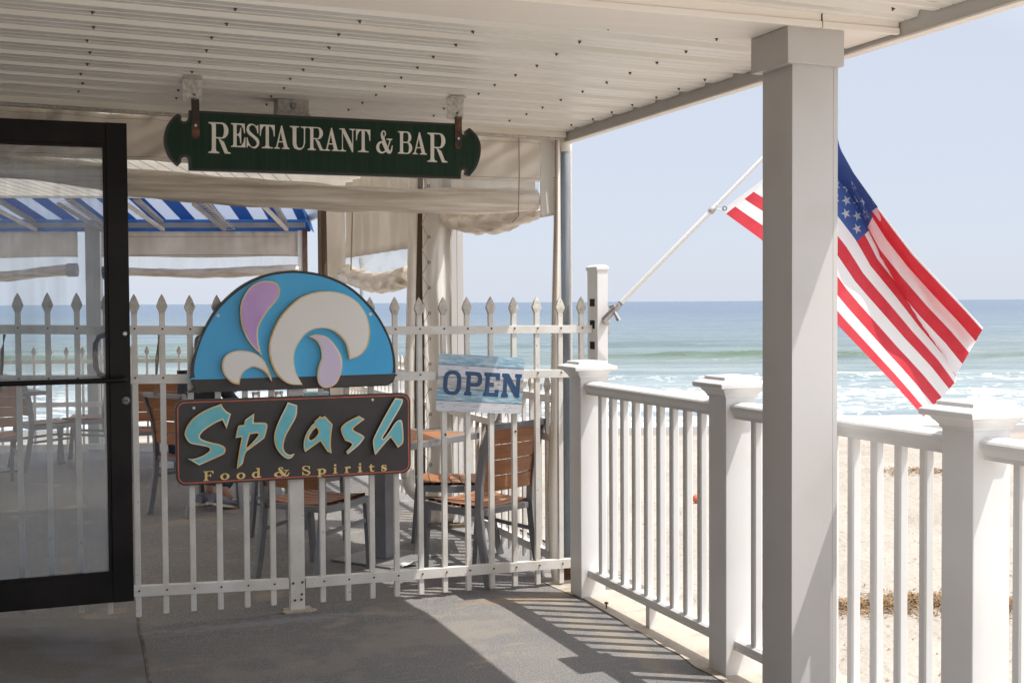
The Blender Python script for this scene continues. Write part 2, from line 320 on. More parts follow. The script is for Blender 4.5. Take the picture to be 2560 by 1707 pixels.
# ================================================================ THE GROUND, BEACH AND SEA
R0 = Vector((0.9340, -0.3572, 0)); F0 = Vector((0.3572, 0.9340, 0)); YAW = math.atan2(-0.3572, 0.9340)
def deckmat():
    m = mat('deck_coating', (0.152, 0.145, 0.145), 0.72, c2=(0.205, 0.19, 0.17), nscale=1.3, lo=0.40, hi=0.70, spec=0.35)
    nt = m.node_tree; L = nt.links.new; b = nt.nodes['Principled BSDF']; src = b.inputs['Base Color'].links[0].from_socket
    tc = N(nt, 'ShaderNodeTexCoord')
    def layer(scale, lo, hi, c, prev, st=(1, 1, 1), det=2):
        mp = N(nt, 'ShaderNodeMapping'); mp.inputs['Scale'].default_value = st; L(tc.outputs['Object'], mp.inputs[0])
        n = N(nt, 'ShaderNodeTexNoise', i_Scale=scale, i_Detail=det); L(mp.outputs[0], n.inputs[0])
        r = N(nt, 'ShaderNodeMapRange'); r.inputs[1].default_value = lo; r.inputs[2].default_value = hi; L(n.outputs[0], r.inputs[0])
        x = N(nt, 'ShaderNodeMix', data_type='RGBA'); x.inputs[7].default_value = col(c); L(r.outputs[0], x.inputs[0]); L(prev, x.inputs[6]); return x.outputs[2]
    p = layer(170, 0.50, 0.72, (0.36, 0.35, 0.345), src)
    p = layer(130, 0.56, 0.72, (0.075, 0.07, 0.085), p)
    p = layer(7, 0.60, 0.80, (0.33, 0.28, 0.22), p, (1, 3.5, 1), 6)
    p = layer(2.2, 0.60, 0.75, (0.40, 0.32, 0.23), p, (1, 1, 1), 7)
    def spot(prev, cx, cy, rx, ry, c, sc, lo, hi):     # a stain with a place and a ragged edge of its own
        mp = N(nt, 'ShaderNodeMapping'); mp.vector_type = 'POINT'; mp.inputs['Location'].default_value = (-cx / rx, -cy / ry, 0); mp.inputs['Scale'].default_value = (1 / rx, 1 / ry, 0); L(tc.outputs['Object'], mp.inputs[0])
        ln = N(nt, 'ShaderNodeVectorMath', operation='LENGTH'); L(mp.outputs[0], ln.inputs[0])
        n = N(nt, 'ShaderNodeTexNoise', i_Scale=sc, i_Detail=8); L(tc.outputs['Object'], n.inputs[0])
        sb = N(nt, 'ShaderNodeMath', operation='MULTIPLY_ADD'); sb.inputs[1].default_value = -0.5; L(ln.outputs['Value'], sb.inputs[0]); L(n.outputs[0], sb.inputs[2])
        a = N(nt, 'ShaderNodeMapRange'); a.inputs[1].default_value = lo; a.inputs[2].default_value = hi; a.inputs[4].default_value = 0.42; L(sb.outputs[0], a.inputs[0])
        x = N(nt, 'ShaderNodeMix', data_type='RGBA'); x.inputs[7].default_value = col(c); L(a.outputs[0], x.inputs[0]); L(prev, x.inputs[6]); return x.outputs[2]
    p = spot(p, 2.28, 5.80, 0.42, 0.14, (0.34, 0.24, 0.14), 9, 0.10, 0.22)
    p = spot(p, 1.6, 5.35, 0.9, 0.5, (0.30, 0.265, 0.22), 7, 0.22, 0.36)
    p = spot(p, 1.0, 5.0, 1.1, 0.7, (0.28, 0.255, 0.22), 5, 0.30, 0.42)
    p = spot(p, 0.9, 5.85, 1.2, 0.14, (0.30, 0.30, 0.32), 22, 0.20, 0.34)
    p = spot(p, 2.36, 4.9, 0.14, 1.0, (0.36, 0.30, 0.22), 8, 0.14, 0.34)
    L(p, b.inputs['Base Color'])
    n = N(nt, 'ShaderNodeTexNoise', i_Scale=150, i_Detail=3); L(tc.outputs['Object'], n.inputs[0])
    bp = N(nt, 'ShaderNodeBump', i_Strength=0.55, i_Distance=0.004); L(n.outputs[0], bp.inputs['Height']); L(bp.outputs[0], b.inputs['Normal'])
    return m
M['deck'] = deckmat()
M['landing'] = mat('worn_concrete', (0.135, 0.12, 0.105), 0.6, c2=(0.17, 0.165, 0.175), nscale=2.6, stretch=(1, 1.2, 1), c3=(0.30, 0.29, 0.28), n3=110, t3=0.64, bump=0.12, bscale=60, lo=0.45, hi=0.62)
M['strip'] = mat('sandy_concrete', (0.46, 0.40, 0.325), 0.8, c2=(0.30, 0.25, 0.20), nscale=7, c3=(0.55, 0.5, 0.43), n3=60, bump=0.3, bscale=40, lo=0.5, hi=0.75)
M['bounce'] = mat('bounce_concrete', (0.74, 0.68, 0.60), 0.85, c2=(0.68, 0.62, 0.54), nscale=2, bump=0.1, bscale=30)
M['wall'] = mat('taupe_wall', (0.075, 0.06, 0.05), 0.7, c2=(0.065, 0.05, 0.04), nscale=3)
M['joint'] = mat('joint_dirt', (0.09, 0.08, 0.065), 0.95, c2=(0.24, 0.21, 0.16), nscale=14)
def sstep(a, b, x): t = max(0, min(1, (x - a) / (b - a))); return t * t * (3 - 2 * t)
def zfloor(x, y):
    z = -0.022 * sstep(5.6, 6.0, y) - 0.01 * sstep(6.2, 7.0, y)
    return z + 0.06 * sstep(0.38, -0.3, x) * sstep(4.4, 5.8, y) * (1 - sstep(6.2, 7.2, y))
mb = MB(); nx, ny = 70, 120
mb.grid(lambda s, t: (lerp(-7, 2.98, s), lerp(-4, 14.2, t), zfloor(lerp(-7, 2.98, s), lerp(-4, 14.2, t))), nx, ny)
mb.box(-7, 2.98, -4, 14.2, -1.6, -0.09)
mb.add([(2.98, -4, 0), (2.98, 14.2, -0.03), (2.98, 14.2, -0.09), (2.98, -4, -0.09)], [(0, 1, 2, 3)])
tag(mb.build('deck_floor', 'deck', recalc=False), kind='structure')
mb = MB(); mb.box(-0.84, 2.97, -14, 2.2, -0.02, 0.007); mb.box(-0.84, 14, -30, -14.02, -0.3, 0.0); tag(mb.build('bounce_slab', 'bounce'), kind='structure')  # unseen pale slab behind the camera, added to bounce sunlight onto front faces
mb = MB(); mb.box(-1.1, -0.845, -14, 5.85, 0.0, 3.1); wl = tag(mb.build('restaurant_wall', 'wall'), 'taupe painted side wall of the restaurant left of the entrance walk', 'wall')
mb = MB()                       # sandy concrete strip under the railing
ys = [-4 + i * 0.06 for i in range(170)]; vs = []
for y in ys:
    x0 = 2.50 + 0.035 * nz(y * 1.3, 3) + 0.02 * nz(y * 6, 9) + 0.03 * sstep(4.5, 5.6, y)
    vs += [(x0, y, zfloor(x0, y) + 0.004), (2.975, y, zfloor(2.9, y) + 0.004)]
mb.add(vs, [(2 * i, 2 * i + 1, 2 * i + 3, 2 * i + 2) for i in range(len(ys) - 1)])
tag(mb.build('concrete_strip', 'strip', recalc=False), kind='structure')
mb = MB(); vs = []; ys = [-4 + 0.1 * i for i in range(103)]
crack = lambda y: 0.38 + 0.026 * (y - 5.0) + 0.006 * nz(y * 3, 1)
for y in ys:
    for k in range(9):
        x = lerp(-7, -0.6, k / 3) if k < 4 else lerp(-0.6, crack(y) - 0.004, (k - 3) / 5); vs.append((x, y, zfloor(x, y) + 0.005))
mb.add(vs, [(j * 9 + i, j * 9 + i + 1, j * 9 + i + 10, j * 9 + i + 9) for j in range(len(ys) - 1) for i in range(8)])
tag(mb.build('concrete_landing', 'landing', recalc=False), kind='structure')
mb = MB(); vs = []
for y in ys: wd = 0.005 + 0.003 * abs(nz(y * 9, 4)); vs += [(crack(y) - wd, y, zfloor(0.38, y) + 0.009), (crack(y) + wd, y, zfloor(0.38, y) + 0.009)]
mb.add(vs, [(2 * i, 2 * i + 1, 2 * i + 3, 2 * i + 2) for i in range(len(ys) - 1)])
tag(mb.build('floor_joint', 'joint', recalc=False), kind='structure')

# sand
def sandz(a, d):
    z = -1.3 - 0.95 * sstep(20, 39, d) - 2.5 * sstep(39, 90, d)
    k = 1 - sstep(20, 34, d) * 0.85
    return z + k * (0.035 * nz(a * 0.9, d * 0.9) + 0.03 * nz(a * 2.6, d * 2.6, 5) + 0.018 * nz(a * 6, d * 6, 9))
def sandmat():
    m = mat('beach_sand', (0.40, 0.355, 0.30), 0.9, c2=(0.32, 0.28, 0.235), nscale=0.8, c3=(0.22, 0.16, 0.11), n3=9, t3=0.705, spec=0.2)
    nt = m.node_tree; L = nt.links.new; b = nt.nodes['Principled BSDF']; src = b.inputs['Base Color'].links[0].from_socket
    tc = N(nt, 'ShaderNodeTexCoord'); sx = N(nt, 'ShaderNodeSeparateXYZ'); L(tc.outputs['Object'], sx.inputs[0])
    n0 = N(nt, 'ShaderNodeTexNoise', i_Scale=0.25, i_Detail=4); L(tc.outputs['Object'], n0.inputs[0])
    ad = N(nt, 'ShaderNodeMath', operation='MULTIPLY_ADD'); ad.inputs[1].default_value = 3.0; L(n0.outputs[0], ad.inputs[0]); L(sx.outputs[1], ad.inputs[2])
    r = N(nt, 'ShaderNodeMapRange'); r.inputs[1].default_value = 31.5; r.inputs[2].default_value = 34.0; L(ad.outputs[0], r.inputs[0])
    x = N(nt, 'ShaderNodeMix', data_type='RGBA'); x.inputs[7].default_value = (0.25, 0.22, 0.19, 1); L(r.outputs[0], x.inputs[0]); L(src, x.inputs[6]); L(x.outputs[2], b.inputs['Base Color'])
    rr = N(nt, 'ShaderNodeMapRange'); rr.inputs[1].default_value = 33; rr.inputs[2].default_value = 37; rr.inputs[3].default_value = 0.9; rr.inputs[4].default_value = 0.25; L(ad.outputs[0], rr.inputs[0]); L(rr.outputs[0], b.inputs['Roughness'])
    n = N(nt, 'ShaderNodeTexNoise', i_Scale=11, i_Detail=6); L(tc.outputs['Object'], n.inputs[0])
    s2 = N(nt, 'ShaderNodeMapRange'); s2.inputs[1].default_value = 28; s2.inputs[2].default_value = 33; s2.inputs[3].default_value = 0.9; s2.inputs[4].default_value = 0.05; L(sx.outputs[1], s2.inputs[0])
    bp = N(nt, 'ShaderNodeBump', i_Distance=0.05); bp.inputs['Distance'].default_value = 0.055; L(s2.outputs[0], bp.inputs['Strength']); L(n.outputs[0], bp.inputs['Height']); L(bp.outputs[0], b.inputs['Normal'])
    return m
M['sand'] = sandmat()
def nonuni(segs):
    o = []
    for a, b, st in segs:
        k = max(1, int((b - a) / st)); o += [a + (b - a) * i / k for i in range(k)]
    return o + [segs[-1][1]]
def fgrid(name, A, D, zf, m, smooth=True):
    mb = MB(); na = len(A)
    mb.v = [(a, d, zf(a, d)) for d in D for a in A]
    mb.f = [(j * na + i, j * na + i + 1, (j + 1) * na + i + 1, (j + 1) * na + i) for j in range(len(D) - 1) for i in range(na - 1)]
    mb.m = [0] * len(mb.f)
    o = mb.build(name, m, smooth=smooth, recalc=False); o.rotation_euler = (0, 0, YAW); return o
tag(fgrid('beach_sand', nonuni([(-900, -60, 60), (-60, -12, 2), (-12, 16, 0.14), (16, 60, 2), (60, 900, 60)]), nonuni([(-60, 4, 4), (4, 24, 0.13), (24, 40, 0.5), (40, 90, 5), (90, 30000, 6000)]), sandz, 'sand'), kind='structure')

# sea : swell and breakers are real ridges in the sheet
SZ = -2.2
RID = [(101, 0.34, 2.2, 0.5, 1.5), (113, 0.14, 2.5, 0.9, 5.2), (126, 0.12, 2.5, 1.4, 6.4), (78, 0.72, 2.2, 0.8, 2.1), (85, 0.26, 2.0, 1.0, 8.8), (91, 0.12, 1.6, 1.3, 3.9), (67, 0.12, 0.9, 1.2, 3.3), (59, 0.34, 0.9, 0.9, 4.7), (51, 0.12, 0.5, 0.9, 6.1), (46, 0.09, 0.4, 0.9, 7.9), (42.5, 0.06, 0.35, 0.7, 9.4), (39.9, 0.04, 0.3, 0.5, 11.3), (135, 0.10, 2, 1.2, 12.7), (170, 0.08, 3, 1.5, 14.1)]
def seaz(a, d):
    z = SZ
    if d > 260: return z
    for c, h, wd, me, sd in RID:
        cc = c + me * 1.6 * nz(a * 0.035, sd) + 0.35 * me * nz(a * 0.2, sd + 3)
        q = (d - cc) / wd
        if -4 < q < 6:
            e = math.exp(-q * q * (1.6 if q < 0 else 0.45)); z += h * e * (0.62 + 0.75 * nz(a * 0.05, sd * 2.1) + 0.25 * nz(a * 0.3, sd))
    k = sstep(42, 60, d)
    z += (0.03 + 0.05 * k) * nz(a * 0.16, d * 0.5, 2) + (0.012 + 0.02 * k) * nz(a * 0.7, d * 1.5, 7) + 0.01 * nz(a * 2.0, d * 4, 7)
    return z
def seamat():
    m = bpy.data.materials.new('sea_water'); m.use_nodes = True; nt = m.node_tree; L = nt.links.new; b = nt.nodes['Principled BSDF']
    tc = N(nt, 'ShaderNodeTexCoord'); sx = N(nt, 'ShaderNodeSeparateXYZ'); L(tc.outputs['Object'], sx.inputs[0])
    r = N(nt, 'ShaderNodeMapRange'); r.inputs[1].default_value = 38; r.inputs[2].default_value = 400; L(sx.outputs[1], r.inputs[0])
    cr = N(nt, 'ShaderNodeValToRGB'); e = cr.color_ramp.elements; e[0].position = 0; e[0].color = (0.34, 0.365, 0.36, 1); e[1].position = 1; e[1].color = (0.095, 0.145, 0.205, 1)
    q = cr.color_ramp.elements.new(0.045); q.color = (0.33, 0.37, 0.36, 1); q = cr.color_ramp.elements.new(0.11); q.color = (0.18, 0.22, 0.205, 1); q = cr.color_ramp.elements.new(0.3); q.color = (0.145, 0.195, 0.215, 1)
    L(r.outputs[0], cr.inputs[0])
    hz = N(nt, 'ShaderNodeMapRange'); hz.inputs[1].default_value = SZ + 0.10; hz.inputs[2].default_value = SZ + 0.42; L(sx.outputs[2], hz.inputs[0])
    x = N(nt, 'ShaderNodeMix', data_type='RGBA'); x.inputs[7].default_value = (0.095, 0.145, 0.08, 1); L(hz.outputs[0], x.inputs[0]); L(cr.outputs[0], x.inputs[6])
    def noise(scale, st, det=5, dist=0.0):
        mp = N(nt, 'ShaderNodeMapping'); mp.inputs['Scale'].default_value = st; L(tc.outputs['Object'], mp.inputs[0])
        n = N(nt, 'ShaderNodeTexNoise', i_Scale=scale, i_Detail=det, i_Distortion=dist); L(mp.outputs[0], n.inputs[0]); return n.outputs[0]
    def mr(s, a, b_, c=0, d=1):
        n = N(nt, 'ShaderNodeMapRange'); n.inputs[1].default_value = a; n.inputs[2].default_value = b_; n.inputs[3].default_value = c; n.inputs[4].default_value = d; L(s, n.inputs[0]); return n.outputs[0]
    def mul(a, c): n = N(nt, 'ShaderNodeMath', operation='MULTIPLY'); L(a, n.inputs[0]); L(c, n.inputs[1]) if not isinstance(c, float) else setattr(n.inputs[1], 'default_value', c); return n.outputs[0]
    def mx(a, c): n = N(nt, 'ShaderNodeMath', operation='MAXIMUM'); L(a, n.inputs[0]); L(c, n.inputs[1]); return n.outputs[0]
    def add(a, c):
        n = N(nt, 'ShaderNodeMath', operation='ADD'); L(a, n.inputs[0])
        if isinstance(c, float): n.inputs[1].default_value = c
        else: L(c, n.inputs[1])
        return n.outputs[0]
    st_ = mr(noise(0.35, (0.10, 1.1, 0), 7, 0.4), 0.38, 0.66); z2 = N(nt, 'ShaderNodeMix', data_type='RGBA'); z2.blend_type = 'MULTIPLY'; z2.inputs[7].default_value = (0.50, 0.62, 0.72, 1); L(mul(st_, 0.85), z2.inputs[0]); L(x.outputs[2], z2.inputs[6]); x = z2
    # foam: lace near the beach, broken lines farther out; threshold drops towards the shore
    f1 = noise(2.1, (0.5, 0.6, 0), 10, 1.6); wob = noise(0.05, (1, 0.2, 0), 3)
    dd = add(sx.outputs[1], mul(wob, 9.0))            # about +4.5 on average
    band = mx(mul(mr(dd, 43.5, 45.5), mr(dd, 60.5, 54.0)), mul(mul(mr(dd, 60.5, 62.5), mr(dd, 68.0, 64.0)), 0.72))
    lvl = mul(band, 0.155); s = add(f1, lvl); foam = mul(mr(s, 0.665, 0.74, 0, 0.8), mr(band, 0.02, 0.3))
    crest = mul(mul(mr(sx.outputs[2], SZ + 0.50, SZ + 0.66), mr(noise(1.6, (0.9, 0.9, 0), 6), 0.56, 0.62)), 0.75)
    crest = mx(crest, mul(mul(mr(sx.outputs[1], 62.5, 60.8), mr(sx.outputs[1], 56.5, 57.6)), mul(mr(sx.outputs[2], SZ + 0.16, SZ + 0.26), mr(noise(1.2, (0.5, 0.9, 0), 7), 0.44, 0.52))))
    edge = mul(mr(sx.outputs[1], 39.7, 39.2), mr(noise(0.9, (0.4, 1, 0), 5), 0.35, 0.55))
    foam = mx(mx(foam, crest), edge)
    y = N(nt, 'ShaderNodeMix', data_type='RGBA'); y.inputs[7].default_value = (0.80, 0.82, 0.83, 1); L(foam, y.inputs[0]); L(x.outputs[2], y.inputs[6]); L(y.outputs[2], b.inputs['Base Color'])
    ro = N(nt, 'ShaderNodeMapRange'); ro.inputs[3].default_value = 0.22; ro.inputs[4].default_value = 0.9; L(foam, ro.inputs[0]); L(ro.outputs[0], b.inputs['Roughness'])
    b.inputs['IOR'].default_value = 1.33; b.inputs['Specular IOR Level'].default_value = 0.42
    n1 = noise(1.0, (0.35, 1.3, 1), 8); n2 = noise(0.10, (0.16, 1.5, 1), 6)
    sm = add(n1, mul(n2, 6.0)); bp = N(nt, 'ShaderNodeBump', i_Strength=1.0, i_Distance=0.55); L(sm, bp.inputs['Height']); L(bp.outputs[0], b.inputs['Normal'])
    return m
M['sea'] = seamat()
tag(fgrid('sea', nonuni([(-30000, -3000, 9000), (-3000, -120, 720), (-120, -60, 6), (-60, 70, 0.55), (70, 120, 6), (120, 3000, 720), (3000, 30000, 9000)]), nonuni([(35.5, 62, 0.15), (62, 90, 0.17), (90, 180, 0.6), (180, 260, 4), (260, 1000, 80), (1000, 30000, 7000)]), seaz, 'sea'), kind='structure')

# dried weed on the sand
def weed(cx, cd, ra, rd, n):
    mb = MB()
    for i in range(n):
        q = random.gauss(0, 0.45), random.gauss(0, 0.45)
        a = cx + q[0] * ra; d = cd + q[1] * rd + 0.1 * q[0]; z = sandz(a, d) + random.random() * 0.05 * max(0.2, 1 - abs(q[1]))
        ang = random.uniform(0, 6.28); l = random.uniform(0.03, 0.10); p = Vector((a, d, z)); t = Vector((math.cos(ang), math.sin(ang), random.uniform(-0.25, 0.35))) * l
        s_ = Vector((-math.sin(ang), math.cos(ang), random.uniform(-0.5, 0.5))) * random.uniform(0.003, 0.008); b_ = Vector((0, 0, random.uniform(0, 0.02)))
        mb.add([p - s_, p + s_, p + t / 2 + b_ + s_, p + t / 2 + b_ - s_, p + t + s_ * 0.4, p + t - s_ * 0.4], [(0, 1, 2, 3), (3, 2, 4, 5)])
    o = mb.build('dried_seaweed', 'weed', recalc=False); o.rotation_euler = (0, 0, YAW)
    return tag(o, kind='stuff')
def AD(u, v, z): p = atZ(u, v, z); return p.dot(R0), p.dot(F0)
a, d = AD(2230, 1512, -1.3); tag(weed(a, d, 1.2, 0.45, 2600), 'thick brown band of dried seaweed on the sand behind the right balusters', 'seaweed')
a, d = AD(2300, 1180, -1.3); tag(weed(a, d, 0.9, 0.5, 700), 'thin far streak of dried seaweed on the sand by the right newel post', 'seaweed')
a, d = AD(2545, 1520, -1.3); weed(a, d, 0.35, 0.4, 500)
tag(bpy.data.objects['dried_seaweed.002'], 'small heap of dried seaweed at the right edge of the photo', 'seaweed')
mb = MB()
for i in range(2600):
    d = random.uniform(8, 30); a = random.uniform(-0.12, 0.45) * d; z = sandz(a, d) + 0.004; r = random.uniform(0.006, 0.022); an = random.uniform(0, 3.1)
    c, s = math.cos(an), math.sin(an); l = r * random.uniform(1, 2.4)
    mb.add([(a - c * l, d - s * l, z), (a + s * r * .4, d - c * r * .4, z + r * .5), (a + c * l, d + s * l, z), (a - s * r * .4, d + c * r * .4, z + r * .5)], [(0, 1, 2, 3)])
o = mb.build('beach_litter', 'weed', recalc=False); o.rotation_euler = (0, 0, YAW); tag(o, 'scattered scraps of weed and shell over the pale sand', 'beach litter', kind='stuff')
p = atZ(1741, 1250, -1.27)
mb = MB(); mb.rings(0, 0, [(0.012, 0.012, -0.056), (0.04, 0.04, -0.045), (0.058, 0.058, -0.015), (0.06, 0.06, 0.01), (0.045, 0.045, 0.042), (0.015, 0.015, 0.058)], 14)
o = mb.build('float_ball', 'ball', smooth=True, loc=(p.x, p.y, -1.25)); tag(o, 'small orange float lying on the sand beyond the balusters', 'float')

# ================================================================ CANOPY ROOF over the entrance
def zs(x): return 2.412 + 0.016 * (2.655 - x)
roof = thing('canopy_roof', (0, 4.5, 2.4), 'white ribbed metal canopy roof over the entrance walk, rusty screws underneath', 'roof')
Y0, Y1, PIT = 2.6, 6.09, 0.2268
prof = []                                     # (y, dz) of one rib pitch, low flats between raised ribs
k = 0; yk = 5.66
rows = [5.836 - PIT * i for i in range(-1, 42)]
prof_pts = []
for yc in sorted(rows):
    for dy, dz in ((-0.068, 0), (-0.030, 0), (-0.026, 0.003), (-0.018, 0.003), (-0.014, 0), (0.030, 0), (0.034, 0.003), (0.042, 0.003), (0.046, 0), (0.068, 0), (0.083, 0.022), (0.088, 0.026), (0.130, 0.026), (0.135, 0.022), (0.150, 0.0)):
        y = yc + dy
        if Y0 < y < Y1: prof_pts.append((y, dz))
def sheet(y0, y1):
    mb = MB(); P = [q for q in prof_pts if y0 <= q[0] <= y1]
    P = [(y0, P[0][1])] + P + [(y1, P[-1][1])]
    xs = [-7, 2.654]; vs = []
    for y, dz in P:
        for x in xs: vs.append((x, y, zs(x) + dz))
    n = len(P); mb.add(vs, [(2 * i, 2 * i + 1, 2 * i + 3, 2 * i + 2) for i in range(n - 1)])
    o = mb.build('roof_sheet', 'sheet', roof, recalc=False, solid=0.0016); return o
sheet(3.631, 6.088); sheet(Y0, 3.363)
mb = MB(); mb.box(-7, 2.692, Y0, 6.17, 2.502, 2.53); mb.build('roof_top', 'header', roof)
mb = MB()                                     # edge rafter
mb.add([(2.656, Y0, 2.364), (2.687, Y0, 2.364), (2.687, 6.13, 2.364), (2.656, 6.13, 2.364), (2.656, Y0, 2.501), (2.687, Y0, 2.501), (2.687, 6.13, 2.501), (2.656, 6.13, 2.501)],
       [(0, 3, 2, 1), (4, 5, 6, 7), (0, 1, 5, 4), (1, 2, 6, 5), (2, 3, 7, 6), (3, 0, 4, 7)])
mb.box(2.652, 2.695, Y0, 6.13, 2.357, 2.3635, 1)
mb.build('edge_rafter', ['paint', 'beam'], roof)
mb = MB(); mb.box(-7, 2.650, 3.369, 3.627, 2.378, 2.392); mb.build('beam_soffit', 'beam', roof)
mb = MB()                                     # two-tier beam face, joined near the column
for x0, x1 in ((-7, 2.349), (2.352, 2.651)):
    mb.box(x0, x1, 3.351, 3.368, 2.392, 2.433); mb.box(x0, x1, 3.345, 3.363, 2.371, 2.3915)
mb.box(2.3485, 2.3525, 3.348, 3.367, 2.372, 2.432, 1)
mb.build('cross_beam', ['beam', 'hole'], roof, bevel=0.002)
mb = MB(); mb.box(-7, 2.650, 3.617, 3.629, 2.392, 2.446); mb.build('beam_back', 'beam', roof)
mb = MB()
s_ = -0.016 * 9.65
mb.obox((-7, 6.090, zs(-7) - 0.031), (9.65, 0, s_), (0, 0.085, 0), (0, 0, 0.17)); mb.obox((-7, 6.110, zs(-7) - 0.041), (9.68, 0, s_), (0, 0.06, 0), (0, 0, 0.0095), 1)
mb.build('end_header', ['header', 'zinc'], roof, bevel=0.002)
scm = None
for xi, x in enumerate((0.18, 0.59, 0.995, 1.407, 1.815, 2.222, 2.58)):
    for ri, yc in enumerate(rows):
        if yc < 3.71 or yc > 5.9 or random.random() < 0.04: continue
        if scm is None:
            mb = MB(); mb.rings(0, 0, [(0.0065, 0.0065, 0.0005), (0.0062, 0.0062, -0.003), (0.0035, 0.0035, -0.004), (0.003, 0.003, -0.008), (0.001, 0.001, -0.010)], 8)
            o = mb.build('screw', 'darkscrew', roof, smooth=True); scm = o
        else: o = scm.copy(); COL.objects.link(o)
        xx = x + random.uniform(-0.012, 0.012); o.location = (xx, yc + random.uniform(-0.01, 0.01), zs(xx) - 0.0012); o.rotation_euler = (random.uniform(-.3, .3), random.uniform(-.3, .3), 0); o.parent = roof
for x, yc in ((2.51, 3.20), (2.06, 3.18), (1.03, 3.2)):
    o = scm.copy(); COL.objects.link(o); o.location = (x, yc, zs(x) - 0.0012); o.parent = roof
settle(roof)

p = atZ(1516, 1520, 0.004); mb = MB(); mb.rings(0, 0, [(.004, .004, 0), (.004, .004, .022), (.010, .010, .023), (.010, .010, .029), (.006, .006, .032)], 10); tag(mb.build('anchor_bolt', 'rust', None, loc=(p.x, p.y, 0.004)), 'small rusty bolt standing up from the concrete strip by the first newel', 'bolt')
# wooden column
colm = thing('support_column', (2.361, 3.49, 0), 'square white painted wooden column with a boxed capital under the canopy', 'column')
mb = MB(); mb.box(2.273, 2.430, 3.400, 3.575, 0.0, 2.268); mb.box(2.4315, 2.449, 3.401, 3.575, 0.0, 2.268)
mb.box(2.430, 2.4315, 3.404, 3.572, 0.0, 2.268, 1)
mb.build('shaft', ['paint', 'hole'], colm, bevel=0.0025)
mb = MB(); mb.box(2.243, 2.458, 3.380, 3.600, 2.260, 2.3765); mb.build('capital', 'paint', colm, bevel=0.002)
mb = MB(); mb.box(2.258, 2.462, 3.386, 3.588, 0.0, 0.10); mb.build('base_board', 'paint', colm, bevel=0.003)
settle(colm)

# ================================================================ VINYL RAILING
rail = thing('deck_railing', (2.6, 3.5, 0), 'white vinyl deck railing with capped newel posts between deck and beach', 'railing')
def newel(cx, cy):
    mb = MB(); mb.box(cx - 0.068, cx + 0.068, cy - 0.068, cy + 0.068, 0.0, 1.135)
    p = mb.build('newel_post', 'vinyl', rail, bevel=0.003)
    mb = MB()
    h = [(0.070, 1.115), (0.073, 1.118), (0.074, 1.124), (0.080, 1.132), (0.090, 1.143), (0.094, 1.150), (0.112, 1.153), (0.116, 1.156), (0.1165, 1.171), (0.114, 1.174), (0.081, 1.186), (0.080, 1.188), (0.080, 1.196), (0.076, 1.199), (0.002, 1.206)]
    mb.rings(cx, cy, [(a, a, z) for a, z in h], 4)
    mb.build('post_cap', 'vinyl', p, bevel=0.0015)
NY = [7.1, 5.725, 4.315, 2.926, 1.52, 0.11]
for cy in NY[1:]: newel(2.600, cy)
XR = 2.598
HP = [(-0.030, 1.032), (-0.030, 1.045), (-0.036, 1.052), (-0.044, 1.064), (-0.047, 1.070), (-0.047, 1.082), (-0.042, 1.089), (-0.030, 1.092), (-0.022, 1.097), (0.022, 1.097), (0.030, 1.092), (0.042, 1.089), (0.047, 1.082), (0.047, 1.070), (0.044, 1.064), (0.036, 1.052), (0.030, 1.045), (0.030, 1.032)]
for a, b in zip(NY[1:], NY[2:]):
    y1, y0 = a - 0.068, b + 0.068
    mb = MB(); mb.prism(HP, [], lambda x, z: (XR + x, y0, z), (0, y1 - y0, 0)); mb.build('top_rail', 'vinyl', rail)
    mb = MB(); mb.prism([(-0.026, 0.104), (-0.026, 0.116), (-0.023, 0.118), (-0.026, 0.121), (-0.026, 0.140), (-0.014, 0.149), (0.014, 0.149), (0.026, 0.140), (0.026, 0.104)], [], lambda x, z: (XR + x, y0, z), (0, y1 - y0, 0)); mb.build('bottom_rail', 'vinyl', rail)
    for i in range(10):
        yc = y1 - 0.118 - 0.1235 * i
        mb = MB(); r, q = 0.0175, 0.012
        mb.prism([(-r, -q), (-q, -r), (q, -r), (r, -q), (r, q), (q, r), (-q, r), (-r, q)], [], lambda x, z: (XR + x, yc + z, 1.035), (0, 0, -0.888)); mb.build('baluster', 'vinyl', rail)
    ym = (y0 + y1) / 2; mb = MB(); mb.box(XR - 0.018, XR + 0.018, ym - 0.018, ym + 0.018, 0, 0.105); mb.build('foot_block', 'vinyl', rail)
settle(rail)

# small post at the fence end
sp = thing('slotted_post', (2.805, 6.0, 0), 'slim white vinyl post with dark rail slots and a small cap behind the first newel', 'post')
mb = MB(); mb.box(2.773, 2.834, 5.97, 6.10, -0.02, 1.672); mb.build('post', 'vinyl', sp, bevel=0.002)
mb = MB(); mb.rings(2.8035, 6.035, [(0.034, 0.069, 1.668), (0.036, 0.071, 1.672), (0.036, 0.071, 1.686), (0.020, 0.05, 1.697), (0.002, 0.002, 1.699)], 4); mb.build('cap', 'vinyl', sp)
for za, zb in ((1.475, 1.515), (1.355, 1.40), (1.245, 1.285), (1.10, 1.15)): mb = MB(); mb.box(2.7715, 2.7732, 6.005, 6.065, za, zb); mb.build('rail_slot', 'hole', sp)
settle(sp)

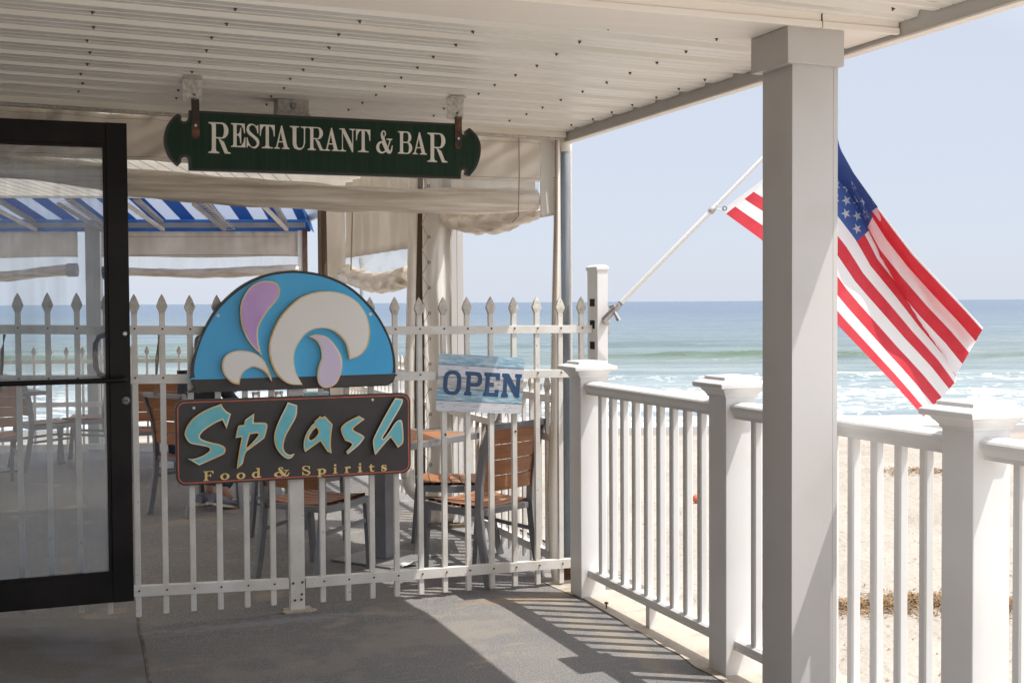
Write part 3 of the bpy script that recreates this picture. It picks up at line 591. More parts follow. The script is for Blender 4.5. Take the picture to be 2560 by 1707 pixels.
# ================================================================ STEEL PICKET FENCES
fence = thing('picket_fence', (1.16, 6.05, 0), 'white steel picket fence with spear tips carrying the three signs', 'fence')
FY = 6.05
def picket(mb, cx, cy, zb, zt, r=0.0128):
    p = [(r, r, zb), (r, r, zt - 0.094), (r * 1.02, r * 0.9, zt - 0.088), (0.0245, 0.0125, zt - 0.062), (0.025, 0.0115, zt - 0.056), (0.013, 0.007, zt - 0.022), (0.001, 0.001, zt)]
    mb.rings(cx, cy, p[:2], 4, mi=0); mb.rings(cx, cy, p[1:], 4, mi=1)
XP = [(-0.736, -0.736, .09), (-0.609, -0.609, .09), (-0.482, -0.482, .09), (-0.355, -0.355, .085), (-0.228, -0.228, .09), (-0.099, -0.099, 0.085), (0.027, 0.029, 0.083), (0.154, 0.156, 0.065), (0.28, 0.284, 0.048), (0.407, 0.412, 0.022), (0.533, 0.539, 0.027), (0.661, 0.667, 0.025), (0.79, 0.794, 0.021), (0.918, 0.923, 0.019), (1.045, 1.051, 0.017),
      (1.292, 1.297, 0.010), (1.421, 1.424, 0.006), (1.545, 1.552, 0.005), (1.673, 1.681, 0.003), (1.802, 1.809, 0.002), (1.930, 1.939, 0.001), (2.060, 2.067, -0.001), (2.190, 2.198, -0.001), (2.320, 2.326, -0.001), (2.450, 2.458, -0.003), (2.584, 2.592, -0.008), (2.711, 2.715, -0.008)]
for xt, xb, zb in XP:
    zt = 1.558 - 0.028 * max(0, min(1, xt / 1.5)) + random.uniform(-0.002, 0.002)
    mb = MB(); picket(mb, (xt + xb) / 2, FY, zb + 0.0, zt); o = mb.build('picket', ['fence', 'spear'], fence, bevel=0.0012)
    o.rotation_euler = (0, 0, 0)
def zrail(x, a, b, ya, yb, xa=-0.175, xm=1.17, xe=2.79):   # heights left / post / right
    return lerp(ya, a, (x - xa) / (xm - xa)) if x < xm else lerp(a, b, (x - xm) / (xe - xm))
for nm, zl, zm, zr, h in (('top', 1.391, 1.364, 1.353, 0.042), ('mid', 1.16, 1.132, 1.116, 0.043), ('bottom', 0.165, 0.116, 0.094, 0.050)):
    for x0, x1 in ((-0.84, 1.122), (1.205, 2.772)):
        f = lambda x: lerp(zl, zm, (x + 0.175) / 1.35) if x < 1.17 else lerp(zm, zr, (x - 1.17) / 1.62)
        mb = MB(); z0, z1 = f(x0), f(x1)
        mb.obox((x0, FY - 0.019, z0 - h / 2), (x1 - x0, 0, z1 - z0), (0, 0.038, 0), (0, 0, h))
        for xt, xb, zb in XP:
            xx = xb if nm == 'bottom' else (xt + xb) / 2
            if x0 < xx < x1: mb.rings(0, 0, [(0.0052, 0.0052, 0), (0.0052, 0.0052, 0.004), (0.003, 0.003, 0.0055)], 8, mi=1); n = 24; mb.v[-n:] = [(xx + a_, FY - 0.019 - c_, f(xx) - 0.001 + b_ + (0.008 if nm != 'bottom' else 0.004)) for a_, b_, c_ in mb.v[-n:]]
        mb.build('rail', ['fence', 'rust'], fence, bevel=0.0015)
mb = MB(); mb.box(1.128, 1.200, 6.0305, 6.0715, -0.022, 1.42)
pf = mb.build('fence_post', 'fence', fence, bevel=0.002)
mb = MB(); mb.box(1.10, 1.235, 5.985, 6.09, -0.022, -0.013)
for x, y, l in ((1.09, 5.99, .05), (1.215, 5.98, .04)): mb.obox((x, y, -0.02), (l, 0.02, 0), (-0.01, 0.03, 0), (0, 0, 0.008), 0)
fpl_ = mb.build('foot_plate', 'strip', pf)
for x, z in ((1.142, 0.12), (1.188, 0.122), (1.150, 0.035), (1.182, 0.036), (1.184, 0.062)): mb = MB(); mb.rings(0, 0, [(0.006, 0.006, 0), (0.006, 0.006, 0.005), (0.003, 0.003, 0.007)], 8); mb.v[-24:] = [(x + a_, 6.0305 - c_, z + b_) for a_, b_, c_ in mb.v[-24:]]; mb.build('bolt', 'rust', pf)
for x in (1.68, 1.938, 2.327): mb = MB(); mb.rings(0, 0, [(0.0055, 0.0055, 0), (0.0055, 0.0055, 0.002)], 10); mb.v[-20:] = [(x + a_, FY - 0.0135 - c_, 0.82 + b_) for a_, b_, c_ in mb.v[-20:]]; mb.build('screw_hole', 'hole', fence)
settle(fence)

def longfence(name, P0, P1, ztop, sp_, lab, zr, off=0.0, w=0.011, zb=0.06):
    f = thing(name, P0, lab, 'fence'); P0 = Vector(P0); P1 = Vector(P1); d = (P1 - P0); Lg = d.length; d.normalize(); s = Vector((-d.y, d.x, 0))
    k = 0; x = sp_ * 0.5 + off
    while x < Lg and k < 99:
        p = P0 + d * x; mb = MB(); picket(mb, 0, 0, zb, ztop, w); o = mb.build('picket', ['fence', 'spear'], f); o.location = (p.x, p.y, P0.z); o.rotation_euler = (0, 0, math.atan2(d.y, d.x)); x += sp_; k += 1
    for z, h in zr: mb = MB(); mb.obox(P0 - s * 0.016 + UP * (z - h / 2), d * Lg, s * 0.032, UP * h); mb.build('rail', 'fence', f)
    return settle(f)
longfence('side_fence', (2.60, 6.2, -0.03), (2.60, 12.95, -0.03), 1.13, 0.117, 'white steel spear fence along the beach side of the dining patio', ((1.0, 0.04), (0.79, 0.04), (0.14, 0.045)))
# ================================================================ PART3
# ================================================================ SIGNS
def c2(ox, oy, k, Y):                       # traced crop coordinates -> (x, z) on the sign's own plane
    def f(p):
        q = atY(ox + p[0] / k, oy + p[1] / k, Y); return (q.x, q.z) if len(p) < 3 else (q.x, q.z, 1)
    return f
def plate(name, m, parent, pts, Y, th, holes=(), smooth=4, bevel=0, mside=None):
    P = smoothpoly(pts, smooth) if smooth > 1 else [q[:2] for q in pts]
    H = [smoothpoly(h, smooth) if smooth > 1 else [q[:2] for q in h] for h in holes]
    mb = MB(); mb.prism(P, H, lambda x, z: (x, Y, z), (0, th, 0), 0, mside)
    return mb.build(name, m, parent, bevel=bevel)
def relief(name, mface, parent, pts, Y, th, holes=(), edge=0.0068, black=True):   # raised piece: dark core, gold edge, painted face
    P = smoothpoly(pts, 5); H = [smoothpoly(h, 5) for h in holes]
    mb = MB(); mb.prism(P, H, lambda x, z: (x, Y, z), (0, th, 0), 0, 1)
    P2 = inset(P, edge); H2 = [inset(h, -edge) for h in H]
    mb.prism(P2, H2, lambda x, z: (x, Y - 0.0016, z), (0, 0.0015, 0), 2)
    return mb.build(name, ['gold', 'signblack' if black else 'gold', mface], parent)

# --- lower board
FS = 5.974
sg = thing('splash_sign', (1.164, 6.0, 0.85), 'dark board with raised turquoise letters reading Splash Food & Spirits, hung on the pickets', 'sign')
plate('board', 'charcoal', sg, rrect(0.586, 0.638, 1.742, 1.045, 0.045), 6.0, 0.028, smooth=1, bevel=0.0015)
lo = rrect(0.5945, 0.6465, 1.7335, 1.0365, 0.038)
mb = MB(); mb.prism(lo, [inset(lo, 0.0055)], lambda x, z: (x, 5.9988, z), (0, 0.001, 0)); mb.build('border', 'orange', sg)
A1 = c2(440, 980, 7.84, FS); A2 = c2(740, 980, 7.84, FS)
LET = [
 ('letter', A1, [(890,228,1),(930,310),(1000,380),(1078,425,1),(992,718,1),(912,548,1),(800,590),(650,680),(530,770),(470,855),(485,905),(560,945),(700,985),(850,1020),(950,1070),(973,1130),(955,1190),(890,1240),(455,1435,1),(360,1380),(225,1298,1),(340,1305),(480,1262),(600,1195),(668,1130),(640,1085),(560,1060),(420,1035),(280,1000),(205,920),(170,820),(200,700),(290,560),(440,430),(640,320)], []),
 ('letter', A1, [(1535,415,1),(1522,592,1),(1740,598),(1785,630),(1790,690),(1740,880),(1690,935),(1385,1160,1),(1350,1230),(1310,1390),(1265,1445),(1188,1505,1),(1230,1200),(1290,880,1),(1165,900,1),(1210,690),(1240,652),(1332,640,1),(1355,540,1)], [[(1450,825,1),(1590,805),(1615,830),(1590,880),(1415,1070,1),(1385,1060)]]),
 ('letter', A1, [(2190,198,1),(2377,255,1),(2360,470),(2250,680),(2160,850),(2115,1000),(2108,1090),(2140,1170),(2200,1215),(2260,1218),(2320,1195,1),(2300,1250),(2240,1300),(2170,1300),(2080,1240),(1980,1120),(1930,980),(1925,850),(1960,700),(2040,510),(2130,330)], []),
 ('letter', A2, [(475,465,1),(505,492,1),(568,465,1),(720,630,1),(690,850),(683,1050),(700,1200,1),(615,1165,1),(480,960,1),(180,1172,1),(155,1100),(155,960),(210,800),(300,660),(372,592,1),(355,575,1)], [[(395,695,1),(435,745),(430,815),(370,890),(300,935),(258,910),(270,850),(330,755)]]),
 ('letter', A2, [(1235,462,1),(1348,530,1),(1200,640),(1125,712),(1145,755),(1290,830),(1335,870),(1338,900),(1230,1040),(1018,1218,1),(980,1165,1),(1085,1055),(1098,1015),(1060,985),(965,950,1),(900,820),(880,730),(892,680),(960,610),(1100,525)], []),
 ('letter', A2, [(1945,115,1),(2092,135,1),(2090,200),(2030,330),(1900,550),(1780,760),(1700,890),(1722,905),(1760,865),(1850,740),(1950,590),(2020,545),(2065,548),(2085,600),(2105,780),(2106,950),(2090,1010),(2000,1090,1),(1900,940),(1855,885,1),(1790,955),(1555,1232,1),(1530,1150),(1508,960),(1560,820),(1680,580),(1830,310)], []),
]
for nm, f, P, H in LET: relief(nm, 'teal', sg, [f(p) for p in P], FS, 0.0255, [[f(p) for p in h] for h in H])
# --- serif lettering : pieces in a unit box (u 0..1, h 0..1)
def arc(cx, cy, rx, ry, a0, a1, n=14): return [(cx + rx * math.cos(math.radians(lerp(a0, a1, i / n))), cy + ry * math.sin(math.radians(lerp(a0, a1, i / n)))) for i in range(n + 1)]
def ring(cx, cy, rx, ry, ix, iy, dx=0): return (arc(cx, cy, rx, ry, 0, 351, 26), [arc(cx + dx, cy, ix, iy, 0, 351, 26)])
def stem(c, hw, l, r, h0=0.0, h1=1.0, t=0.03, top=True, bot=True, tl=None, tr=None):
    tl = l if tl is None else tl; tr = r if tr is None else tr; k = 0.10 * (h1 - h0); p = []
    p += ([(l, h0), (r, h0), (r, h0 + t), (c + hw + (r - c - hw) * .25, h0 + t + .02), (c + hw, h0 + t + k)] if bot else [(c - hw, h0), (c + hw, h0)])
    p += ([(c + hw, h1 - t - k), (c + hw + (tr - c - hw) * .25, h1 - t - .02), (tr, h1 - t), (tr, h1), (tl, h1), (tl, h1 - t), (c - hw - (c - hw - tl) * .25, h1 - t - .02), (c - hw, h1 - t - k)] if top else [(c + hw, h1), (c - hw, h1)])
    p += ([(c - hw, h0 + t + k), (c - hw - (c - hw - l) * .25, h0 + t + .02), (l, h0 + t)] if bot else [])
    return (p, [])
def bowl(x0, xr, h0, h1, th, tv, x1=None):
    o = [(x0, h0)] + arc(xr - (h1 - h0) * .0 - (xr - x0) * .5, (h0 + h1) / 2, (xr - x0) * .5, (h1 - h0) / 2, -90, 90, 14) + [(x0, h1)]
    i = [(x0, h1 - tv)] + arc(xr - (xr - x0) * .5, (h0 + h1) / 2, (xr - x0) * .5 - th, (h1 - h0) / 2 - tv, 90, -90, 14) + [(x0, h0 + tv)]
    return (o + i, [])
G = {
 'R': [stem(.24, .085, 0, .48, tr=.3), bowl(.31, .90, .485, 1.0, .19, .034), ([(.44, .50), (.62, .41), (.69, .38), (.88, .05), (1.0, .03), (1.0, 0), (.74, 0)], [])],
 'E': [stem(.27, .105, 0, .45, tr=.45), ([(.3, 1), (.95, 1), (.97, .60), (.93, .60), (.86, .80), (.72, .94), (.3, .965)], []), ([(.3, 0), (1.0, 0), (1.0, .42), (.96, .42), (.88, .2), (.72, .05), (.3, .034)], []), ([(.3, .535), (.52, .55), (.62, .66), (.66, .82), (.70, .82), (.70, .16), (.66, .16), (.62, .38), (.52, .49), (.3, .503)], [])],
 'S': [(smoothpoly([(.88,.97,1),(.92,.95,1),(.93,.62,1),(.89,.62,1),(.80,.80),(.62,.95),(.40,.965),(.22,.88),(.20,.76),(.32,.66),(.62,.52),(.92,.38),(1.0,.22),(.93,.08),(.72,-.02),(.48,-.01),(.27,.06),(.12,.09),(.06,.0,1),(.02,.0,1),(.02,.42,1),(.06,.42,1),(.16,.22),(.36,.05),(.58,.03),(.76,.09),(.82,.19),(.76,.29),(.52,.42),(.16,.57),(.02,.72),(.05,.88),(.20,.99),(.42,1.01),(.62,.98),(.78,.92)], 4), [])],
 'T': [stem(.5, .10, .14, .88, top=False), ([(0, 1), (1, 1), (1, .52), (.965, .52), (.92, .75), (.78, .92), (.6, .965), (.4, .965), (.22, .92), (.08, .75), (.035, .52), (0, .52)], [])],
 'A': [([(.46, 1), (.50, 1), (.88, .06), (1, .03), (1, 0), (.52, 0), (.52, .03), (.66, .06), (.58, .28), (.27, .28), (.20, .10), (.24, .04), (.36, .03), (.36, 0), (0, 0), (0, .03), (.12, .07)], [[(.285, .315), (.565, .315), (.43, .74)]])],
 'U': [([(0, 1), (.52, 1), (.52, .97), (.38, .95), (.36, .88), (.36, .26), (.42, .10), (.56, .045), (.72, .09), (.80, .22), (.82, .4), (.82, .88), (.78, .95), (.64, .97), (.64, 1), (1, 1), (1, .97), (.90, .95), (.87, .88), (.87, .3), (.80, .10), (.62, -.01), (.46, -.01), (.26, .05), (.17, .2), (.16, .4), (.16, .88), (.12, .95), (0, .97)], [])],
 'N': [([(0, 1), (.30, 1), (.815, .30), (.815, .9), (.78, .955), (.64, .97), (.64, 1), (1, 1), (1, .97), (.88, .955), (.855, .9), (.855, -.02), (.80, -.02), (.20, .84), (.20, .12), (.26, .05), (.40, .03), (.40, 0), (0, 0), (0, .03), (.12, .05), (.165, .12), (.165, .9), (.12, .96), (0, .97)], [])],
 'B': [stem(.24, .10, 0, .5, tr=.5), bowl(.31, .94, .50, 1.0, .19, .034), bowl(.31, 1.0, 0.0, .532, .21, .034)],
 '&': [(smoothpoly([(.40,.52,1),(.30,.70),(.28,.85),(.36,.97),(.47,1.0),(.57,.93),(.58,.80),(.50,.66),(.72,.22,1),(.86,.10),(.97,.34,1),(1.0,.34,1),(.95,.08),(.84,-.02),(.70,.0),(.60,.07,1),(.44,-.01),(.28,-.02),(.08,.06),(0,.22),(.06,.38),(.20,.49)], 4), [smoothpoly([(.47,.72),(.40,.83),(.41,.93),(.47,.965),(.52,.90),(.53,.82)], 3), smoothpoly([(.33,.47,1),(.20,.38),(.17,.24),(.23,.10),(.36,.03),(.56,.11,1)], 4)]),
       ([(.64, .64), (.97, .64), (.97, .605), (.88, .58), (.735, .235), (.715, .28), (.82, .58), (.64, .605)], [])],
 'F': [stem(.26, .11, 0, .50, tr=.5), ([(.3, 1), (.98, 1), (1.0, .72), (.95, .72), (.86, .90), (.7, .955), (.3, .955)], []), ([(.3, .56), (.66, .56), (.70, .68), (.75, .68), (.75, .36), (.70, .36), (.66, .50), (.3, .50)], [])],
 'o': [(arc(.5, .5, .5, .51, 0, 351, 26), [arc(.5, .5, .245, .42, 20, 371, 26)])],
 'd': [(arc(.40, .31, .40, .32, 0, 351, 24), [arc(.43, .31, .20, .25, 20, 371, 24)]), ([(.46, 1.0), (.80, 1.02), (.82, .1), (1, .05), (1, .01), (.60, -.02), (.60, .93), (.46, .95)], [])],
 'p': [(arc(.60, .64, .40, .34, 0, 351, 24), [arc(.56, .64, .20, .26, 20, 371, 24)]), ([(0, .93), (.38, 1.0), (.38, .05), (.50, .03), (.50, 0), (.02, 0), (.02, .03), (.17, .05), (.17, .88), (0, .90)], [])],
 'i': [([(.05, .62), (.72, .66), (.72, .07), (1, .04), (1, 0), (0, 0), (0, .04), (.28, .07), (.28, .58), (.05, .59)], []), (arc(.5, .90, .26, .11, 0, 350, 16), [])],
 'r': [([(0, .93), (.44, 1.0), (.44, .10), (.66, .05), (.66, 0), (0, 0), (0, .05), (.18, .10), (.18, .86), (0, .89)], []), ([(.43, .80), (.62, .98), (.80, 1.0), (.98, .92), (.96, .74), (.80, .70), (.70, .80), (.60, .80), (.45, .62)], [])],
 't': [([(0, .66), (.22, .76), (.36, 1.0), (.52, 1.0), (.52, .70), (1, .70), (1, .63), (.52, .63), (.52, .18), (.64, .09), (.95, .10), (.95, .04), (.66, -.01), (.40, .02), (.24, .14), (.24, .63), (0, .63)], [])],
 's': [(smoothpoly([(.86,.97,1),(.90,.68,1),(.84,.68,1),(.70,.88),(.45,.93),(.34,.82),(.42,.72),(.72,.60),(.97,.44),(.98,.22),(.78,.03),(.46,-.02),(.2,.04),(.06,.02,1),(.02,.34,1),(.08,.34,1),(.22,.12),(.50,.05),(.66,.14),(.62,.27),(.30,.40),(.05,.56),(.04,.80),(.24,.98),(.52,1.01),(.72,.96)], 3), [])],
}
def glyph(name, ch, m, parent, F, Y, th, weight=0.0):
    mb = MB()
    for j, (o, hs) in enumerate(G[ch]):
        P = [F(*q[:2]) for q in o]; H = [[F(*q[:2]) for q in h] for h in hs]
        if weight: P = inset(P, -weight); H = [inset(h, weight) for h in H]
        mb.prism(P, H, lambda x, z: (x, Y - 0.00015 * j, z), (0, th, 0))
    return mb.build(name, m, parent)
A3 = c2(500, 1140, 4.704, 5.996)
for ch, x0, y0, x1, y1 in (('F',42,177,158,284),('o',240,203,346,275),('o',430,195,533,267),('d',612,142,720,252),('&',872,128,1050,238),('S',1203,115,1297,220),('p',1378,145,1482,240),('i',1565,95,1615,202),('r',1703,123,1773,193),('i',1857,83,1908,187),('t',1988,95,2050,180),('s',2133,103,2196,173)):
    glyph('painted_letter', ch, 'yellow', sg, lambda u, h: A3((lerp(x0, x1, u), lerp(y1, y0, h) - (x1 - x0) * 0.085 * (u - 0.5))), 5.9965, 0.003, 0.0008)
def knob(mb, x, y, z, r, t, mi=0): mb.rings(0, 0, [(r, r, 0), (r, r, t * .5), (r * .6, r * .6, t)], 10, mi=mi); mb.v[-30:] = [(x + a, y - c, z + b) for a, b, c in mb.v[-30:]]
for x, z in ((0.672, 1.006), (1.545, 1.016)): mb = MB(); knob(mb, x, 6.0, z, 0.007, 0.004); mb.build('screw_head', 'paper', sg)
settle(sg)
# --- half-round board above
em = thing('emblem_sign', (1.164, 6.0, 1.37), 'half-round blue board with raised white and purple wave drops above the Splash board', 'sign')
E1 = c2(430, 660, 2.751, 5.974); E2 = c2(430, 660, 2.751, 6.0)
OUT = [(205,882),(170,868),(145,830),(134,760),(148,640),(205,480),(300,310),(450,165),(600,85),(750,50),(900,48),(1080,85),(1250,175),(1400,330),(1490,490),(1530,620),(1537,750),(1520,810),(1480,832),(1440,838)]
plate('board', 'signblack', em, [E2(p) for p in OUT], 6.0, 0.03, smooth=5, bevel=0.0015)
plate('board_face', 'charcoal', em, [E2(p) for p in [(150,770,1),(1530,740,1),(1515,800),(1478,824),(1440,830),(205,874),(170,858),(152,825)]], 5.9985, 0.0014, smooth=3)
plate('blue_field', 'blue', em, [E2(p) for p in [(185,793),(160,778),(151,735),(165,640),(220,480),(320,315),(460,185),(610,102),(750,68),(900,66),(1075,102),(1240,190),(1385,340),(1475,495),(1512,620),(1518,725),(1505,748),(1480,755)]], 5.997, 0.0012, smooth=4)
EM = [('purple', [(618,628,1),(598,560),(590,470),(610,400),(660,320),(720,250),(742,190),(730,145),(690,120),(620,118),(550,150),(495,220),(470,300),(475,400),(500,480),(550,560)]),
      ('white', [(898,830,1),(850,740),(838,640),(860,560),(910,490),(960,455),(1030,440),(1100,455),(1160,500),(1200,560),(1222,655,1),(1290,630),(1345,560),(1360,450),(1330,340),(1260,250),(1160,200),(1050,187),(940,205),(840,260),(740,370),(680,500),(668,600),(690,700),(740,780),(810,825)]),
      ('white', [(688,810,1),(640,745),(570,708),(520,720),(480,760),(462,830,1),(410,815),(360,760),(343,700),(360,640),(410,605),(480,595),(560,610),(630,660),(670,740)]),
      ('lilac', [(938,497,1),(1000,485),(1070,505),(1130,570),(1168,650),(1165,740),(1130,820),(1070,850),(1020,835),(1000,780),(1010,700),(1030,640),(1020,570),(985,520)])]
for m, P in EM: relief('wave_drop', m, em, [E1(p) for p in P], 5.972, 0.0248, edge=0.0068, black=False)
for p in ((315,355),(1362,345)): q = E2(p); mb = MB(); knob(mb, q[0], 5.997, q[1], 0.008, 0.005); mb.build('screw_head', 'paper', em)
settle(em)
# --- OPEN plate
op = thing('open_sign', (2.13, 6.02, 1.07), 'tilted plank-print plate reading OPEN, white and blue, screwed to the pickets', 'sign')
def planks():
    m = bpy.data.materials.new('plank_print'); m.use_nodes = True; nt = m.node_tree; L = nt.links.new; b = nt.nodes['Principled BSDF']; b.inputs['Roughness'].default_value = 0.35
    tc = N(nt, 'ShaderNodeTexCoord'); sx = N(nt, 'ShaderNodeSeparateXYZ'); L(tc.outputs['Object'], sx.inputs[0])
    r = N(nt, 'ShaderNodeMapRange'); r.inputs[1].default_value = 0.1475; r.inputs[2].default_value = -0.1475; L(sx.outputs[2], r.inputs[0])
    cr = N(nt, 'ShaderNodeValToRGB'); cr.color_ramp.interpolation = 'CONSTANT'; e = cr.color_ramp.elements
    e[0].position = 0; e[0].color = (0.22, 0.43, 0.56, 1); e[1].position = 0.19; e[1].color = (0.66, 0.65, 0.70, 1)
    for p, c in ((0.40, (0.42, 0.375, 0.34)), (0.605, (0.21, 0.43, 0.55)), (0.815, (0.68, 0.67, 0.71))): q = e.new(p); q.color = col(c)
    L(r.outputs[0], cr.inputs[0])
    def ly(prev, sc, st, lo, hi, c, fac=1.0, dist=0.0):
        mp = N(nt, 'ShaderNodeMapping'); mp.inputs['Scale'].default_value = st; L(tc.outputs['Object'], mp.inputs[0])
        n = N(nt, 'ShaderNodeTexNoise', i_Scale=sc, i_Detail=6, i_Distortion=dist); L(mp.outputs[0], n.inputs[0])
        a = N(nt, 'ShaderNodeMapRange'); a.inputs[1].default_value = lo; a.inputs[2].default_value = hi; a.inputs[4].default_value = fac; L(n.outputs[0], a.inputs[0])
        x = N(nt, 'ShaderNodeMix', data_type='RGBA'); x.inputs[7].default_value = col(c); L(a.outputs[0], x.inputs[0]); L(prev, x.inputs[6]); return x.outputs[2]
    p = ly(cr.outputs[0], 9, (1.2, 1, 9), 0.38, 0.66, (0.66, 0.75, 0.82), 0.8, 0.6); p = ly(p, 16, (1, 1, 9), 0.56, 0.70, (0.07, 0.11, 0.17), 0.75, 1.0); p = ly(p, 9, (1.6, 1, 3), 0.60, 0.72, (0.28, 0.26, 0.25), 0.6, 2.0)
    L(p, b.inputs['Base Color']); return m
M['platerot'] = mat('rotted_plate', (0.27, 0.22, 0.16), 0.9, c2=(0.10, 0.07, 0.05), nscale=30, bump=0.3, bscale=60)
M['planks'] = planks(); M['opennavy'] = mat('print_navy', (0.028, 0.075, 0.17), 0.4, c3=(0.35, 0.42, 0.50), n3=95, t3=0.70)
TO = math.radians(4.2)
def OT(x, z): return (2.129 + x * math.cos(TO) + z * math.sin(TO), 1.076 - x * math.sin(TO) + z * math.cos(TO))
ob = MB(); ob.prism(rrect(-0.237, -0.1475, 0.237, 0.1475, 0.016), [], lambda x, z: (x, 0, z), (0, 0.003, 0)); ob = ob.build('plate', 'planks', op)
for z in (0.0915, 0.0295, -0.031, -0.093): mb = MB(); mb.box(-0.2365, 0.2365, -0.0009, -0.0002, z - 0.0011, z + 0.0011); mb.build('plank_line', 'opennavy', ob)
SL = {'O': [(rrect(0, 0, 1, 1, .36, 5), [rrect(.235, .15, .765, .85, .20, 4)])],
      'P': [([(0,.0),(.42,0),(.42,.12),(.33,.19),(.33,.38),(.62,.38),(.84,.40),(.97,.52),(1.0,.68),(.97,.86),(.84,.98),(.64,1),(0,1),(0,.87),(.09,.82),(.09,.19),(0,.12)], [[(.33,.54),(.33,.84),(.62,.84),(.74,.78),(.76,.69),(.74,.59),(.62,.54)]])],
      'E': [([(0,0),(.95,0),(.97,.30),(.74,.30),(.72,.17),(.36,.17),(.36,.42),(.64,.42),(.64,.59),(.36,.59),(.36,.83),(.74,.83),(.76,.70),(1,.70),(1,1),(0,1),(0,.87),(.10,.82),(.10,.19),(0,.13)], [])],
      'N': [([(0,0),(.34,0),(.34,.12),(.27,.19),(.27,.62),(.70,.03),(.78,0),(.93,0),(.93,.82),(1.0,.88),(1,1),(.66,1),(.66,.88),(.74,.82),(.74,.42),(.33,1),(0,1),(0,.88),(.08,.82),(.08,.19),(0,.12)], [])]}
for ch, x0, x1 in (('O', -0.205, -0.108), ('P', -0.088, 0.006), ('E', 0.016, 0.104), ('N', 0.116, 0.226)):
    mb = MB()
    for o, hs in SL[ch]:
        mb.prism([(lerp(x0, x1, u), lerp(-0.062, 0.062, h)) for u, h in o], [[(lerp(x0, x1, u), lerp(-0.062, 0.062, h)) for u, h in hh] for hh in hs], lambda x, z: (x, -0.0018, z), (0, 0.0016, 0))
    mb.build('letter', 'opennavy', ob)
ob.location = (2.129, 6.022, 1.076); ob.rotation_euler = (0, TO, 0)
settle(op)
# --- RESTAURANT & BAR
rs = thing('restaurant_sign', (1.17, 5.33, 2.2), 'long dark green wooden board lettered Restaurant & Bar hanging from the canopy', 'sign')
YS = 5.33; Q = c2(400, 260, 2.8, YS)
B0 = [(203,44,1),(2100,140,1),(2104,160),(2108,200),(2125,216),(2143,208),(2142,190),(2168,168,1),(2215,215),(2240,265),(2247,310),(2240,375),(2215,445),(2170,505,1),(2140,490),(2145,468),(2130,455),(2112,470),(2107,500),(2107,525,1),(203,466,1),(200,400),(190,375),(170,372),(150,385),(148,410),(123,437,1),(70,385),(38,310),(28,240),(45,160),(80,105),(123,68,1),(148,85),(150,115),(172,124),(192,112),(200,85)]
BP_ = [Q(p) for p in B0]; SP = smoothpoly(BP_, 5)
mb = MB(); mb.prism(SP, [], lambda x, z: (x, YS, z), (0, 0.03, 0)); mb.build('board', 'signblack', rs, bevel=0.002)
mb = MB(); mb.prism(inset(SP, 0.0105), [], lambda x, z: (x, YS - 0.0015, z), (0, 0.001, 0)); mb.build('board_face', 'green', rs)
W4 = c2(510, 280, 7.127, YS - 0.004)
LR = [('R',82,472,1),('E',485,735,0),('S',758,982,0),('T',998,1257,0),('A',1256,1520,0),('U',1533,1838,0),('R',1850,2145,0),('A',2150,2406,0),('N',2416,2696,0),('T',2712,2960,0),('&',3070,3360,0),('B',3460,3706,0),('A',3720,3968,0),('R',3985,4332,1)]
for ch, x0, x1, big in LR:
    T0 = (180 if big else 179); B_ = (726 if big else 602); kb = (0.0405 if big else 0.0402)
    FF = lambda u, h, dx=0, dy=0: W4((lerp(x0, x1, u) + dx, lerp(B_ + kb * lerp(x0, x1, u), T0 + 0.0486 * lerp(x0, x1, u), h) + dy))
    glyph('letter_shade', ch, 'signblack', rs, lambda u, h: FF(u, h, -9, 9), YS - 0.0028, 0.001, 0.0012)
    glyph('letter', ch, 'cream', rs, FF, YS - 0.0050, 0.0019, 0.0006)
for u0, u1, v0, v1, vb in ((456, 504, 193, 256, 347), (1118, 1159, 243, 300, 373)):
    a = atY(u0, v0, YS); b = atY(u1, v1, YS); zt = zs(a.x) + 0.0
    mb = MB(); mb.box(a.x, b.x, YS + 0.003, YS + 0.007, b.z, zt - 0.001); mb.box(a.x, b.x, YS - 0.05, YS + 0.0025, zt - 0.004, zt - 0.0005); mb.build('hanger_plate', 'zinc', rs, bevel=0.001)
    s0 = atY((u0 + u1) / 2 + (8 if u0 < 900 else -2), v1, YS); s1 = atY(0, vb, YS)
    cx = (a.x + b.x) / 2 + 0.012; zb = atY((u0 + u1) / 2, vb, YS - .01).z
    P = [(cx - 0.0165, b.z + 0.012), (cx + 0.0165, b.z + 0.012), (cx + 0.0165, zb + 0.014), (cx + 0.01, zb + 0.003), (cx, zb), (cx - 0.01, zb + 0.003), (cx - 0.0165, zb + 0.014)]
    mb = MB(); mb.prism(P, [], lambda x, z: (x, YS - 0.0055, z), (0, 0.004, 0)); st_ = mb.build('hanger_strap', 'strap', rs)
    mb = MB(); knob(mb, cx, YS - 0.0055, lerp(zb, b.z, 0.36), 0.0058, 0.005); mb.build('bolt', 'cream', st_)
    for dz in (0.012, 0.030): mb = MB(); knob(mb, cx - 0.002, YS + 0.002, b.z + dz, 0.006, 0.010); mb.build('bolt', 'galv', rs)
settle(rs)
# --- junction box
jb = thing('junction_box', (1.07, 5.55, 2.38), 'weathered grey electrical box fixed under the ribbed roof above the green board', 'junction box')
mb = MB(); mb.box(1.026, 1.170, 5.66, 5.774, 2.361, zs(1.1) - 0.0005); mb.build('box', 'zinc', jb, bevel=0.004)
mb = MB(); mb.box(1.021, 1.175, 5.652, 5.780, 2.354, 2.372); mb.build('lid', 'zinc', jb, bevel=0.004)
mb = MB(); knob(mb, 1.098, 5.659, 2.405, 0.016, 0.006, 0); mb.build('knockout', 'galv', jb)
settle(jb)

